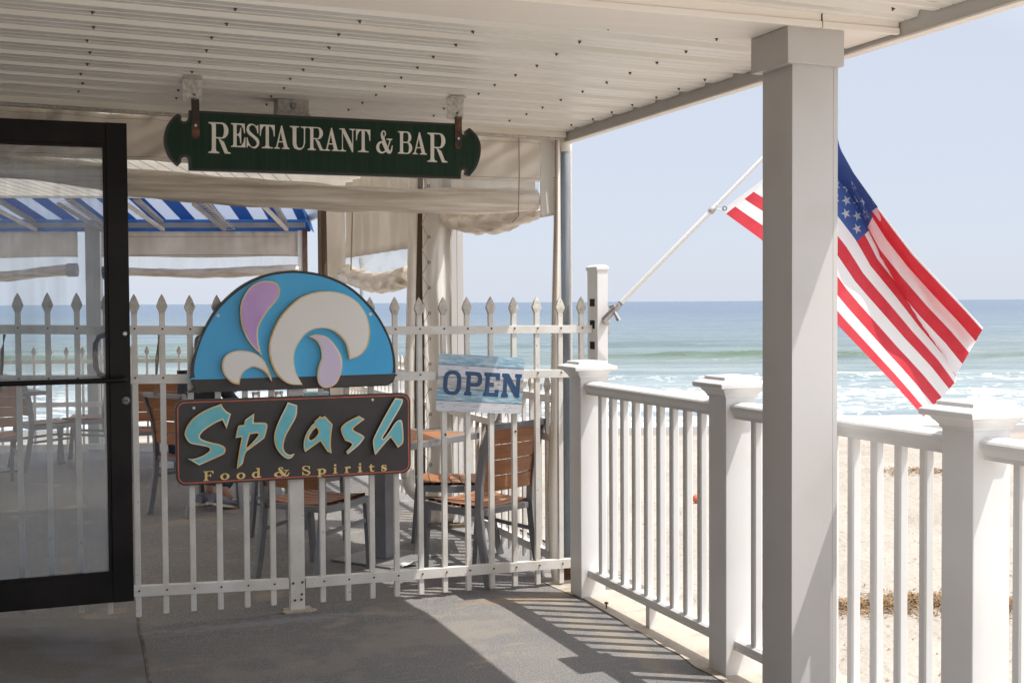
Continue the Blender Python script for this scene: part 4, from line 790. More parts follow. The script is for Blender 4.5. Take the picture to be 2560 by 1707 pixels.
# ================================================================ GLASS DOOR
dr = thing('glass_door', (-0.2, 5.88, 0.14), 'open black-framed glass door standing in front of the picket fence', 'door')
YD = 5.87; DX0, DX1 = -0.72, 0.378
mb = MB(); mb.box(0.287, DX1, YD, YD + 0.045, 0.139, 2.322); mb.build('door_stile', 'black', dr, bevel=0.002)
mb = MB(); mb.box(DX0, DX0 + 0.1, YD, YD + 0.045, 0.139, 2.322); mb.build('door_stile', 'black', dr, bevel=0.002)
mb = MB(); mb.box(DX0 + 0.1, 0.2865, YD + 0.001, YD + 0.044, 2.224, 2.321); mb.build('top_rail', 'black', dr, bevel=0.002)
mb = MB(); mb.box(DX0 + 0.1, 0.2865, YD + 0.001, YD + 0.044, 0.14, 0.268); mb.build('bottom_rail', 'black', dr, bevel=0.002)
mb = MB()
for x0, x1, z0, z1 in ((0.271, 0.2862, 0.2685, 2.2235), (DX0 + 0.1003, DX0 + 0.115, 0.2685, 2.2235)): mb.box(x0, x1, YD + 0.008, YD + 0.034, z0, z1)
mb.box(DX0 + 0.1155, 0.2705, YD + 0.008, YD + 0.034, 0.2685, 0.283); mb.box(DX0 + 0.1155, 0.2705, YD + 0.008, YD + 0.034, 2.209, 2.2235)
mb.build('glazing_bead', 'black', dr)
mb = MB(); mb.box(DX0 + 0.116, 0.270, YD + 0.018, YD + 0.024, 0.2835, 2.2085); mb.build('glass_pane', 'glass', dr)
mb = MB()
za = atY(300, 950, YD - 0.05).z; mb.tube([(DX0 + 0.06, YD - 0.055, za - 0.006), (0.30, YD - 0.055, za), (0.345, YD - 0.052, za), (0.352, YD - 0.03, za), (0.352, YD + 0.001, za)], 0.0115, 12); mb.build('push_bar', 'black', dr, smooth=True)
mb = MB(); zb, zt = atY(262, 945, YD + 0.09).z, atY(262, 832, YD + 0.09).z
mb.tube([(0.295, YD + 0.045, zb), (0.285, YD + 0.07, zb + 0.003), (0.245, YD + 0.095, zb + 0.02), (0.232, YD + 0.10, zb + 0.05), (0.229, YD + 0.10, (zb + zt) / 2), (0.232, YD + 0.10, zt - 0.05), (0.245, YD + 0.095, zt - 0.02), (0.285, YD + 0.07, zt - 0.003), (0.295, YD + 0.045, zt)], 0.0125, 10); mb.build('pull_handle', 'black', dr, smooth=True)
lk = atY(314, 1001, YD); mb = MB(); knob(mb, lk.x, YD, lk.z, 0.019, 0.008); mb.box(lk.x - 0.010, lk.x + 0.010, YD - 0.0092, YD - 0.008, lk.z - 0.0025, lk.z + 0.0025, 1); mb.build('lock_cylinder', ['frame', 'hole'], dr)
q = atY(312, 834, YD); mb = MB(); knob(mb, q.x, YD, q.z, 0.0105, 0.003); mb.build('screw_head', 'alu', dr)
settle(dr)

# ================================================================ FLAG AND POLE
fp = thing('flag_pole', (2.84, 6.0, 1.45), 'white angled flag pole in a cast bracket on the slim post', 'flag pole')
p0 = atD(1528, 782, 6.53); p1 = atD(1900, 403, 6.5); tip = p0 + (p1 - p0) * ((2050 - 1528) / (1900 - 1528))
dirp = (tip - p0).normalized()
mb = MB(); mb.tube([p0 + dirp * 0.055, p0 + dirp * 0.80], 0.0128, 32); mb.tube([p0 + dirp * 0.78, tip], 0.0105, 32); mb.build('pole', 'pole', fp, smooth=True)
mb = MB(); mb.tube([p0 + dirp * 0.060, p0 + dirp * 0.075], 0.0150, 12); mb.build('collar', 'galv', fp, smooth=True)
mb = MB(); mb.tube([p0 + dirp * 0.740, p0 + dirp * 0.748, p0 + dirp * 0.768, p0 + dirp * 0.776], [0.0135, 0.018, 0.018, 0.0135], 12); mb.build('ring', 'alu', fp, smooth=True)
mb = MB(); mb.rings(0, 0, [(0.002, 0.002, -0.03), (0.02, 0.02, -0.02), (0.028, 0.028, 0), (0.02, 0.02, 0.02), (0.002, 0.002, 0.03)], 12); mb.v = [tuple(Vector(v) + tip + dirp * .02) for v in mb.v]; mb.build('finial', 'gold', fp, smooth=True)
mb = MB(); bx = Vector((2.834, 6.0, p0.z - 0.03)); mb.tube([bx + Vector((0.004, 0, -0.02)), p0 - dirp * 0.05, p0 + dirp * 0.062], [0.022, 0.019, 0.0165], 12)
mb.box(2.8345, 2.846, 5.975, 6.035, p0.z - 0.12, p0.z + 0.03); mb.build('bracket', 'alu', fp, smooth=True, bevel=0.001)
mb = MB(); c_ = p0 + dirp * 0.012; mb.tube([c_ + Vector((0.0, -0.02, -0.005)), c_ + Vector((0.02, -0.035, -0.05))], [0.009, 0.013], 10); mb.tube([c_ + Vector((-0.02, 0.0, 0.022)), c_ + Vector((0.0, -0.024, 0.03))], [0.009, 0.009], 8); mb.build('thumb_screw', 'alu', fp, smooth=True)
settle(fp)
fl = thing('flag', (3.3, 6.1, 1.7), 'large red, white and blue stars and stripes hanging folded from the angled pole', 'flag')
HO = [(1808, 522), (1899, 455), (1990, 370), (2070, 265)]
CB = [(1808, 522), (1814, 534), (1902, 598), (2000, 705), (2094, 812), (2222, 945), (2309, 1042)]
CF = [(2018, 338), (2093, 392), (2113, 431), (2142, 495), (2175, 563), (2201, 640), (2248, 717), (2303, 808), (2358, 885), (2394, 948)]
CT = [(2052, 290), (2092, 354), (2135, 432), (2197, 519), (2285, 634), (2358, 711), (2413, 769), (2459, 819)]
def fv(t): return lerp(9.6, 5.75, t ** 0.85)        # stripe count (from the bottom) at the front fold
def hoist(v): q = poly_at(HO, v / 13.0); return (q[0], q[1])
def flagpt(t, v):
    vf = fv(t); k = sstep(0, 0.25, t); vp = vf + 0.55
    h = hoist(v); kh = 1 - sstep(0, 0.16, t)
    if v <= vf:
        a = poly_at(CB, t); b = poly_at(CF, t); s = v / vf; q = a.lerp(b, s); d = lerp(6.22, 6.42, s) + 0.008 * math.sin(s * 7 + t * 5) * (0.3 + t) + 0.010 * math.sin(t * 26 + s * 5)
        q = q + Vector((-1, 1)) * 5 * math.sin(s * 6.28) * t
    elif v <= vp:
        b = poly_at(CF, t); s = (v - vf) / 0.55; q = b + Vector((-16, 10)) * s; d = 6.42 + 0.05 * s + 0.02 * math.sin(s * 3.14)
    elif v <= 11.2:
        b = poly_at(CF, t) + Vector((-16, 10)); c = poly_at(CT, t); s = (v - vp) / (11.2 - vp); q = b.lerp(c, s); d = lerp(6.47, 6.26, s) + 0.022 * math.sin(s * 8 + t * 4) + 0.008 * math.sin(t * 22 + s * 9)
    else:
        c = poly_at(CT, t); s = (v - 11.2) / 1.8; q = c + Vector((-34, 26)) * s; d = 6.26 + 0.16 * s
    d = lerp(6.5, d, k); q2 = Vector((h[0], h[1])) + (Vector(q) - (poly_at(CB, 0).lerp(poly_at(CF, 0), min(1, v / vf)) if v <= vf else poly_at(CF, 0))) * 1.0
    w_ = kh * (0.9 if v > vf else 0.6)
    q = Vector(q).lerp(q2, max(0, min(1, w_)))
    if t == 0: q = Vector(h)
    return atD(q[0], q[1], d)
NT = 150; VS = [i / 8 for i in range(105)]
mb = MB(); nv = len(VS)
mb.v = [tuple(flagpt(j / NT, v)) for j in range(NT + 1) for v in VS]
for j in range(NT):
    for i in range(nv - 1):
        t = (j + .5) / NT; v = (VS[i] + VS[i + 1]) / 2
        mi = 3 if t < 0.018 else 2 if (t < 0.4 and v > 6) else (0 if int(v) % 2 == 0 else 1)
        mb.f.append((j * nv + i, j * nv + i + 1, (j + 1) * nv + i + 1, (j + 1) * nv + i)); mb.m.append(mi)
mb.build('flag_cloth', ['red', 'flagwhite', 'navy', 'flagwhite'], fl, smooth=True, recalc=False)
ns = 0
for row in range(9):
    for c_ in range(6 if row % 2 == 0 else 5):
        t = 0.4 * ((2 * c_ + (1 if row % 2 == 0 else 2)) / 12); v = 13 - 7 * (row + 1) / 10
        t = max(0.03, t)
        vf = fv(t)
        if vf - 0.1 < v < vf + 0.75 or v > 11.1: continue
        pts = []
        for k in range(10):
            r = 0.030 if k % 2 == 0 else 0.012; an = math.radians(90 + 36 * k); pts.append(flagpt(t + r * math.cos(an) / 1.52, v + r * math.sin(an) / 0.91 * 13))
        cpt = sum(pts, Vector()) / 10; tow = (CP - cpt).normalized() * 0.0025
        mb = MB(); mb.v = [tuple(cpt + tow * 1.2)] + [tuple(q_ + tow) for q_ in pts] + [tuple(cpt - tow * 1.2)] + [tuple(q_ - tow) for q_ in pts]; mb.f = [(0, 1 + k, 1 + (k + 1) % 10) for k in range(10)] + [(11, 12 + (k + 1) % 10, 12 + k) for k in range(10)]; mb.m = [0] * 20
        mb.build('star', 'flagwhite', fl, recalc=False); ns += 1
g0 = atD(1812, 521, 6.47); mb = MB()
mb.tube([g0 + Vector((math.cos(a) * .011, 0, math.sin(a) * .011)) for a in [i * math.pi / 8 for i in range(17)]], 0.0035, 6, cap=False); mb.build('grommet', 'galv', fl, smooth=True)
mb = MB(); mb.tube([atD(1781, 526, 6.5), atD(1792, 523, 6.47), atD(1806, 526, 6.47)], 0.0025, 6); mb.build('snap_hook', 'alu', fl)
settle(fl)
# ================================================================ PART4
# ================================================================ DINING PATIO: ceiling, awning, curtains
def P2(x, D): return (D - 0.2756 * x) / 0.9613        # y on the line at distance D of the rotated back frame
pc = thing('patio_ceiling', (0, 9, 2.5), 'white planked ceiling over the dining patio behind the curtain', 'ceiling')
ZC = 2.53
mb = MB(); y1, y2 = P2(-7, 12.0), P2(2.62, 12.0); v = [(-7, 6.176, ZC), (2.62, 6.176, ZC), (2.62, y2, ZC), (-7, y1, ZC)]
mb.add(v + [(a, b, c + .012) for a, b, c in v], [(0, 3, 2, 1), (4, 5, 6, 7), (0, 1, 5, 4), (1, 2, 6, 5), (2, 3, 7, 6), (3, 0, 4, 7)]); mb.build('ceiling_panel', 'ceil', pc)
mb = MB()
for i in range(-66, 40):
    a = i * 0.105; p = BP(a, 5.2, ZC); q = BP(a, 12.0, ZC)
    if q.x < 2.5 and p.y + 3 > 0:
        t = max(0, (6.18 - p.y) / (q.y - p.y)); p = p.lerp(q, t)
        if p.x < 2.5: mb.obox(p - R2 * .004 - UP * .0012, q - p, R2 * .008, UP * .001)
mb.build('plank_seam', 'groove', pc)
mb = MB(); p = BP(-7.0, 12.0, ZC - 0.02); mb.obox(p, R2 * 6.27, F2 * 0.03, UP * 0.10); mb.build('edge_trim', 'vinyl', pc)
mb = MB(); mb.box(2.6205, 2.66, 6.176, 12.9, 2.36, 2.60); mb.build('side_fascia', 'vinyl', pc); settle(pc)

aw = thing('striped_awning', BP(-3, 12.6, 2.4), 'blue and white striped awning on grey rafters at the sea end of the patio', 'awning')
ZA0, ZA1, DA0, DA1 = 2.535, 2.39, 12.04, 13.22
mb = MB(); a0 = atB(451, 550, 13.2).dot(R2); i = -16; sw = 0.1515
A = []
while True:
    l = a0 + sw * i; r_ = l + sw
    if l > -1.04: break
    r_ = min(r_, -1.04)
    mb.add([BP(l, DA0, ZA0), BP(r_, DA0, ZA0), BP(r_, DA1, ZA1), BP(l, DA1, ZA1)], [(0, 1, 2, 3)], (i % 2)); i += 1
mb.build('awning_cloth', ['bluefab', 'whitefab'], aw, recalc=False, solid=0.002)
mb = MB(); mb.grid(lambda s, t: BP(lerp(-5.5, -1.0, s), 13.25 + 0.01 * math.sin(s * 60), lerp(2.262, 2.392, t)), 60, 2); mb.build('awning_hem', 'bluefab', aw, recalc=False, solid=0.002)
mb = MB(); mb.obox(BP(-5.5, 13.13, 2.30), R2 * 4.45, F2 * 0.04, UP * 0.05); mb.build('front_bar', 'greypost', aw)
mb = MB(); mb.add([BP(-1.035, 12.0, 2.54), BP(-1.0, 13.26, 2.39), BP(-0.96, 13.24, 2.25), BP(-0.98, 12.9, 2.27)], [(0, 1, 2, 3)]); mb.build('awning_side', 'bluefab', aw, recalc=False, solid=0.002)
for j, u in enumerate((-80, 75, 240, 395, 549, 705)):
    a = atB(u, 573, 13.1).dot(R2)
    mb = MB(); p = BP(a - 0.02, 12.03, 2.49); q = BP(a + 0.0, 13.14, 2.345); mb.obox(p, q - p, R2 * 0.05, UP * 0.035); mb.build('rafter', 'greypost', aw)
    mb = MB(); p = BP(a - 0.10, 12.03, 2.44); q = BP(a + 0.03, 13.12, 2.262); mb.obox(p, q - p, R2 * 0.035, UP * 0.03); br = mb.build('brace', 'header' if j % 2 else 'greypost', aw)
    if u in (240, 549):
        mb = MB()
        for k in range(13):
            c_ = p.lerp(q, k / 12.5); mb.tube([c_ + R2 * 0.03 + UP * 0.0, c_ + R2 * 0.13 + UP * 0.012, c_ + R2 * 0.13 + UP * 0.05, c_ + R2 * 0.03 + UP * 0.04], 0.0035, 5)
        mb.tube([p + R2 * 0.13 + UP * 0.012, q + R2 * 0.13 + UP * 0.012], 0.0035, 5); mb.build('wire_ladder', 'pvc', br)
settle(aw)

def cloth(name, m, fn, nu, nv, label=None, cat=None, parent=None, solid=0.003, smooth=True, group=None):
    mb = MB(); mb.grid(fn, nu, nv); o = mb.build(name, m, parent, smooth=smooth, recalc=False, solid=solid)
    if label: tag(o, label, cat, group)
    return o
def rtube(name, m, cl, rad, parent=None, nseg=70, n=20, wr=0.10, seed=0, flat=0.85, side=None):
    # rolled-up sheet: centre line cl (3-D points), radius list, wrinkled along its length
    mb = MB(); vs = []
    for i in range(nseg + 1):
        t = i / nseg; p = poly_at(cl, t); q = (poly_at(cl, min(1, t + .01)) - poly_at(cl, max(0, t - .01))).normalized(); a = q.cross(UP).normalized(); b = a.cross(q).normalized()
        r = rad[min(len(rad) - 2, int(t * (len(rad) - 1)))]; r2_ = rad[min(len(rad) - 1, int(t * (len(rad) - 1)) + 1)]; r = lerp(r, r2_, t * (len(rad) - 1) - min(len(rad) - 2, int(t * (len(rad) - 1))))
        if i in (0, nseg): r *= 0.55
        for k in range(n):
            an = 2 * math.pi * k / n; tw = an + t * 2.2
            w_ = 1 + 0.10 * nz(t * 16 + seed, math.cos(tw) * 5, math.sin(tw) * 5) + wr * nz(t * 9 + seed, math.cos(tw) * 1.3, math.sin(tw) * 1.3) + wr * 0.8 * nz(t * 3 + seed, math.cos(tw) * 3.2, math.sin(tw) * 3.2) + (0.05 if k % 5 == 0 else 0)
            vs.append(p + a * math.cos(an) * r * w_ + b * math.sin(an) * r * flat * w_)
    mb.add(vs, [(i * n + k, i * n + (k + 1) % n, (i + 1) * n + (k + 1) % n, (i + 1) * n + k) for i in range(nseg) for k in range(n)] + [tuple(range(n - 1, -1, -1)), tuple(range(nseg * n, nseg * n + n))])
    return mb.build(name, m, parent, smooth=True, recalc=False)

# front curtain, rolled up under the header
fc = thing('front_curtain', (1.0, 6.05, 2.1), 'cream canvas and clear vinyl curtain rolled up behind the green board', 'curtain')
zb_l, zb_r = atY(322, 400, 6.20).z, atY(1350, 455, 6.20).z; xr_ = atY(1351, 400, 6.20).x; xl_ = -0.9
def valf(s, t):
    x = lerp(xl_, xr_, s); zt = zs(x) - 0.035; z = lerp(zt, lerp(zb_l, zb_r, sstep(0.3, 2.4, x)), t)
    g = 0.016 * math.sin(x * 46 + 0.7 * math.sin(x * 9)) * (1 - t) ** 3 + 0.050 * nz(x * 4.2 + t * 1.6, t * 1.0, 4) + 0.030 * nz(x * 9 + t * 3.4, t * 1.6, 8)
    return (x, 6.20 + g, z)
cloth('valance', 'fabric', valf, 220, 26, parent=fc)
for tt in (0.10, 0.93):
    mb = MB()
    for i in range(120):
        a = Vector(valf(i / 120, tt)); b = Vector(valf((i + 1) / 120, tt)); mb.add([a + Vector((0, -.004, 0)), b + Vector((0, -.004, 0)), b + Vector((0, -.004, .0016)), a + Vector((0, -.004, .0016))], [(0, 1, 2, 3)])
    mb.build('stitching', 'seam', fc, recalc=False)
CLN = [atY(u, v, 6.28) for u, v in ((-260, 392), (-60, 404), (60, 416), (180, 433), (322, 457), (480, 470), (640, 483), (860, 497), (1000, 502), (1197, 505), (1290, 502), (1346, 498))]
rtube('rolled_vinyl', 'roll', CLN, [.072, .070, .068, .074, .079, .082, .081, .080, .074, .073, .078, .072], fc, nseg=150, n=24, wr=0.13, seed=3)
cloth('clear_panel', 'clearv', lambda s, t: (lerp(xl_, xr_, s), 6.225 + 0.012 * nz(s * 9, t * 2, 3), lerp(lerp(zb_l, zb_r, sstep(0.3, 2.4, lerp(xl_, xr_, s))), poly_at(CLN, max(0, min(1, 0.02 + s * 0.97))).z, t)), 80, 4, parent=fc, solid=0)
edge_l = [atY(1350, v, 6.21) for v in (329, 457, 500, 545)]; edge_r = [atY(1386, v, 6.21) for v in (331, 457, 510, 538)]
cloth('side_hem', 'fabricw', lambda s, t: tuple(poly_at(edge_l, t).lerp(poly_at(edge_r, t), s) + Vector((0, 0.006 * math.sin(s * 3.1) - 0.01 * t * t, 0))), 8, 20, parent=fc)
c0, c1 = atY(1297, 341, 6.165), atY(1296, 540, 6.165)
mb = MB(); mb.tube([c0, c0.lerp(c1, .45) + Vector((0.004, 0.0, 0)), c1 + Vector((0, .0, 0)), c1 + Vector((-.01, .06, -.03))], 0.0032, 6); mb.build('tie_cord', 'cord', fc, smooth=True)
mb = MB(); mb.tube([c0 + Vector((math.cos(a) * .010, 0, math.sin(a) * .010 + .004)) for a in [i * math.pi / 6 for i in range(13)]], 0.003, 6, cap=False); mb.build('eyelet', 'galv', fc, smooth=True)
L_ = [(1385, 333), (1386, 560), (1380, 812), (1378, 1000), (1373, 1140), (1370, 1250), (1374, 1390), (1383, 1466)]; R_ = [(1398, 333), (1399, 560), (1400, 900), (1402, 1000), (1405, 1137), (1408, 1300), (1401, 1400), (1406, 1466)]
def stripf(s, t):
    a, b = poly_at(L_, t), poly_at(R_, t); u = lerp(a[0], b[0], s); p = atY(u, lerp(a[1], b[1], s), 6.16 + 0.018 * math.sin(s * 6.28 + t * 3)); return tuple(p)
cloth('edge_strip', 'fabric', stripf, 10, 60, parent=fc, solid=0.006)
mb = MB()
for i in range(150):
    t = 0.10 + 0.86 * i / 150; p = Vector(stripf(0, t)); mb.obox(p + Vector((-0.007, -0.006, 0)), (0.008, 0, 0), (0, 0.004, 0), (0, 0, 0.0045))
mb.build('zip', 'cord', fc)
L3 = [(1424, 345), (1425, 900), (1431, 1462)]; R3 = [(1429, 345), (1430, 900), (1437, 1462)]
cloth('edge_strip', 'fabricw', lambda s, t: tuple(atY(lerp(poly_at(L3, t)[0], poly_at(R3, t)[0], s), poly_at(L3, t)[1], 6.30)), 3, 30, parent=fc, solid=0.008)
settle(fc)
# galvanised corner pipe
gp = thing('steel_pipe', (2.62, 6.12, 0), 'grey galvanised steel pipe post from canopy corner to deck behind the first newel', 'pipe')
pt = atY(1411, 345, 6.18); pb_ = atY(1419, 1462, 6.18)
mb = MB(); mb.tube([(pb_.x, 6.18, -0.02), ((pt.x + pb_.x) / 2, 6.18, 1.2), (pt.x, 6.18, 2.40)], 0.0237, 20); mb.build('pipe', 'galv', gp, smooth=True)
mb = MB(); mb.rings(pt.x, 6.18, [(.027, .027, 2.315), (.028, .028, 2.352), (.040, .040, 2.359), (.042, .042, 2.374), (.03, .03, 2.384), (.03, .03, 2.50)], 18); mb.build('top_flange', 'pvc', gp, smooth=True)
mb = MB(); mb.rings(pb_.x, 6.18, [(.045, .045, -.03), (.045, .045, -.012), (.032, .032, -.005), (.030, .030, .045), (.026, .026, .05)], 16); mb.build('foot_flange', 'rust', gp, smooth=False); settle(gp)

# side curtains along x = 2.45 .. 2.6
sc = thing('side_curtain', (2.5, 7.0, 1.9), 'short rolled vinyl curtain hanging on the beach side right behind the canopy corner', 'curtain')
RL = [atX(1338, 512, 2.60), atX(1300, 530, 2.60), atX(1240, 553, 2.59), atX(1180, 556, 2.58), atX(1130, 545, 2.58), atX(1108, 530, 2.58)]
rtube('rolled_vinyl', 'rolly', RL, [.078, .085, .088, .085, .08, .07], sc, nseg=60, wr=0.2, seed=11)
ya, yb = RL[0].y, RL[-1].y
cloth('valance', 'fabricw', lambda s, t: (2.60 + 0.012 * math.sin(s * 40) * (1 - t), lerp(ya, yb, s), lerp(2.52, poly_at(RL, s).z + .02, t)), 60, 6, parent=sc)
settle(sc)
lc = thing('laced_curtain', (2.5, 7.95, 0), 'white canvas curtain gathered on its post and laced with cord, falling to the patio floor', 'curtain')
def lacef(s, t):
    x = lerp(2.415, 2.60, s) - 0.012 * math.sin(t * 5) * (1 - s); z = lerp(2.52, 0.0, t) + 0.01
    k = 1 + 0.25 * sstep(0.75, 1.0, t); x = lerp(2.46, x, 1) - 0.03 * (k - 1) * (1 - s)
    return (x, 7.95 + 0.022 * math.sin(s * 9 + 1.2 * nz(t * 5, 2)) + 0.018 * nz(s * 3, t * 7, 6) + 0.012 * nz(s * 7 + t * 5, t * 14, 2), z)
cloth('canvas', 'fabricw', lacef, 26, 110, parent=lc, solid=0.004)
mb = MB(); P = []
for i in range(15): z = 2.45 - i * 0.085 * 2; P += [Vector((2.432, 7.915, z)), Vector((2.392, 7.94, z - 0.085))]
mb.tube([p for p in P if p.z > 0.05], 0.0022, 5); mb.build('lacing', 'cord', lc)
for i in range(14):
    z = 2.45 - i * 0.17; c_ = Vector((2.436, 7.917, z)); mb = MB(); mb.tube([c_ + Vector((math.cos(a) * .009, -.003, math.sin(a) * .009)) for a in [k * math.pi / 5 for k in range(11)]], 0.003, 5, cap=False); mb.build('eyelet', 'rust', lc, smooth=True)
settle(lc)
pp = thing('corner_board_post', (2.64, 7.98, 0), 'pale boxed vinyl post beside the laced canvas curtain', 'post')
mb = MB(); mb.box(2.603, 2.643, 7.95, 8.05, 0.0, 2.55); mb.box(2.645, 2.69, 7.95, 8.05, 0.0, 2.55); mb.box(2.643, 2.645, 7.955, 8.04, 0, 2.55, 1); mb.build('post', ['paint', 'groove'], pp, bevel=0.002)
mb = MB(); mb.box(2.40, 2.72, 7.92, 8.09, -0.032, -0.008); mb.build('sill_board', 'wood', pp, bevel=0.003); settle(pp)
dp = thing('timber_post', (2.40, 8.03, 0), 'dark weathered timber post behind the cord lacing', 'post')
mb = MB(); mb.box(2.375, 2.425, 8.0, 8.09, -0.03, 2.53); mb.build('post', 'wood', dp, bevel=0.003); settle(dp)
dpipe = thing('drain_pipe', (2.33, 8.0, 0.2), 'off-white plastic drain pipe with an elbow beside the timber post', 'pipe')
t0, t1 = atY(1033, 520, 8.0), atY(1019, 1185, 8.0)
mb = MB(); mb.tube([(t0.x + .004, 8.0, 2.52), t0, t1], 0.0315, 18); mb.build('pipe', 'pvc', dpipe, smooth=True)
mb = MB(); mb.tube([t1 + UP * .03, t1 - UP * .02], 0.043, 18); mb.tube([t1 - UP * .02, t1 - UP * .06 + Vector((.004, 0, 0)), t1 + Vector((.022, -.01, -.105)), t1 + Vector((.062, -.03, -.145)), t1 + Vector((.09, -.04, -.155))], [.040, .041, .041, .041, .043], 18); mb.build('elbow', 'pvc', dpipe, smooth=True); settle(dpipe)
sc2 = thing('far_side_curtain', (2.45, 9.4, 1.9), 'pleated canvas valance with a sagging rolled clear window between timber posts', 'curtain')
cloth('valance', 'fabric', lambda s, t: (2.45 + 0.022 * math.sin(s * 52) * (1 - 0.6 * t) + 0.01 * nz(s * 6, t * 3), lerp(8.15, 10.42, s), lerp(2.52, 1.885, t)), 130, 10, parent=sc2)
cloth('clear_panel', 'clearv', lambda s, t: (2.455 + 0.01 * nz(s * 5, t * 3, 8), lerp(8.15, 10.42, s), lerp(1.885, 1.70, t)), 20, 3, parent=sc2, solid=0)
RL2 = [atX(1022, 690, 2.44), atX(985, 704, 2.44), atX(950, 707, 2.44), atX(915, 702, 2.44), atX(885, 692, 2.44), atX(866, 685, 2.44)]
rtube('rolled_vinyl', 'rolly', RL2, [.085, .085, .085, .085, .085, .088], sc2, nseg=60, wr=0.17, seed=23)
mb = MB(); a_ = atX(881, 530, 2.40); b_ = atX(877, 695, 2.40); mb.tube([a_, b_], 0.006, 6); mb.build('tie_cord', 'cord', sc2)
cloth('side_panel', 'fabric', lambda s, t: (2.45 + 0.03 * math.sin(s * 7 + t), lerp(10.42, 11.2, s) + 0.10 * sstep(0.5, 1, t) * (0.5 - s), lerp(2.52, 0.0, t)), 30, 30, parent=sc2)
settle(sc2)
tp = thing('brown_timber_post', (2.47, 11.3, 0), 'brown timber post at the far end of the side curtains', 'post')
mb = MB(); mb.box(2.42, 2.54, 11.22, 11.38, -0.03, 2.53); mb.build('post', 'wood', tp, bevel=0.004); settle(tp)
# sea-end curtain
bc = thing('back_curtain', BP(-2.2, 13.2, 2.1), 'grey canvas valance with a rolled clear curtain below it, along the sea end', 'curtain')
aL, aR = -3.16, atB(748, 600, 13.2).dot(R2)
zvt, zvb = 2.262, 1.994
def bval(l, r_, sd): return lambda s, t: tuple(BP(lerp(l, r_, s), 13.2 + 0.012 * math.sin(s * 110) * (1 - t) + 0.03 * nz(s * 8 + t * 2.5, t * 2, sd), lerp(zvt, zvb + 0.006 * math.sin(s * 9), t)))
cloth('valance', 'fabric', bval(aL, aR, 3), 120, 10, parent=bc)
for zz in (2.205, 2.012): mb = MB(); mb.obox(BP(aL, 13.155, zz), R2 * (aR - aL - 0.1), F2 * 0.002, UP * 0.004); mb.build('stitching', 'seam', bc)
rtube('rolled_vinyl', 'roll', [BP(lerp(aL + .06, aR, k / 8), 13.17, z) for k, z in enumerate((1.845, 1.84, 1.83, 1.825, 1.82, 1.83, 1.84, 1.85, 1.86))], [.05, .05, .047, .05, .055, .062, .06, .055, .05], bc, nseg=90, wr=0.16, seed=31)
mb = MB(); mb.tube([BP(aL + .02, 13.17, 1.83), BP(aL + .09, 13.17, 1.835)], 0.07, 14); mb.build('roll_end', 'black', bc, smooth=True)
cloth('clear_panel', 'clearv', lambda s, t: tuple(BP(lerp(aL, aR, s), 13.19, lerp(zvb, 1.84, t))), 10, 2, parent=bc, solid=0)
settle(bc)
bc2 = thing('back_curtain', BP(-4.0, 13.2, 2.1), 'second stretch of grey valance and roll seen through the glass door', 'curtain')
cloth('valance', 'fabric', bval(-5.2, -3.40, 9), 60, 10, parent=bc2)
rtube('rolled_vinyl', 'roll', [BP(a, 13.17, z) for a, z in ((-5.2, 1.78), (-4.5, 1.79), (-4.1, 1.80), (-3.75, 1.84), (-3.45, 1.865))], [.06, .06, .055, .06, .065], bc2, nseg=50, wr=0.16, seed=37)
mb = MB(); mb.tube([BP(-3.50, 13.17, 1.86), BP(-3.40, 13.17, 1.862)], 0.072, 14); mb.build('roll_end', 'greypost', bc2, smooth=True)
cloth('clear_panel', 'clearv', lambda s, t: tuple(BP(lerp(-5.2, -3.4, s), 13.19, lerp(zvb, 1.84, t))), 10, 2, parent=bc2, solid=0)
settle(bc2)
def post(name, m, a, D, w_, d_, z1, lab):
    o = thing(name, BP(a, D, 0), lab, 'post'); mb = MB(); mb.obox(BP(a - w_ / 2, D, -0.03), R2 * w_, F2 * d_, UP * (z1 + .03)); mb.build('post', m, o, bevel=0.003); return settle(o)
post('grey_patio_post', 'greypost', -3.252, 13.2, 0.15, 0.12, 2.30, 'wide grey post at the sea end, seen through the glass door')
post('vinyl_corner_strip', 'vinyl', atB(751, 600, 13.2).dot(R2), 13.16, 0.052, 0.05, 2.27, 'narrow pale strip post beside the rusty pipe at the far corner')
post('rusty_corner_post', 'rust', atB(763, 600, 13.2).dot(R2), 13.14, 0.05, 0.05, 2.28, 'thin rusty corner post under the end of the striped awning')
mp_ = thing('lamp_mast', atZ(905, 1040, -1.0), 'thin grey mast far behind the sagging rolled window', 'mast')
q = atD(905, 712, 14.2); mb = MB(); mb.tube([(q.x, q.y, -1.25), (q.x, q.y, 1.95)], 0.026, 10); mb.build('mast', 'greypost', mp_, smooth=True)
mb = MB(); mb.tube([(q.x, q.y, 1.95), (q.x, q.y, 2.02)], 0.035, 10); mb.build('mast_cap', 'greypost', mp_, smooth=True); mp_.location = (q.x, q.y, -1.25); settle(mp_)

# back fence
bp0, bp1 = BP(-4.9, 13.05, -0.03), BP(-1.0, 13.05, -0.03)
longfence('back_fence', tuple(bp0), tuple(bp1), 1.10, 0.163, 'grey-white steel spear fence along the sea end of the patio', ((0.945, 0.042), (0.50, 0.05), (0.06, 0.06)), off=0.02)

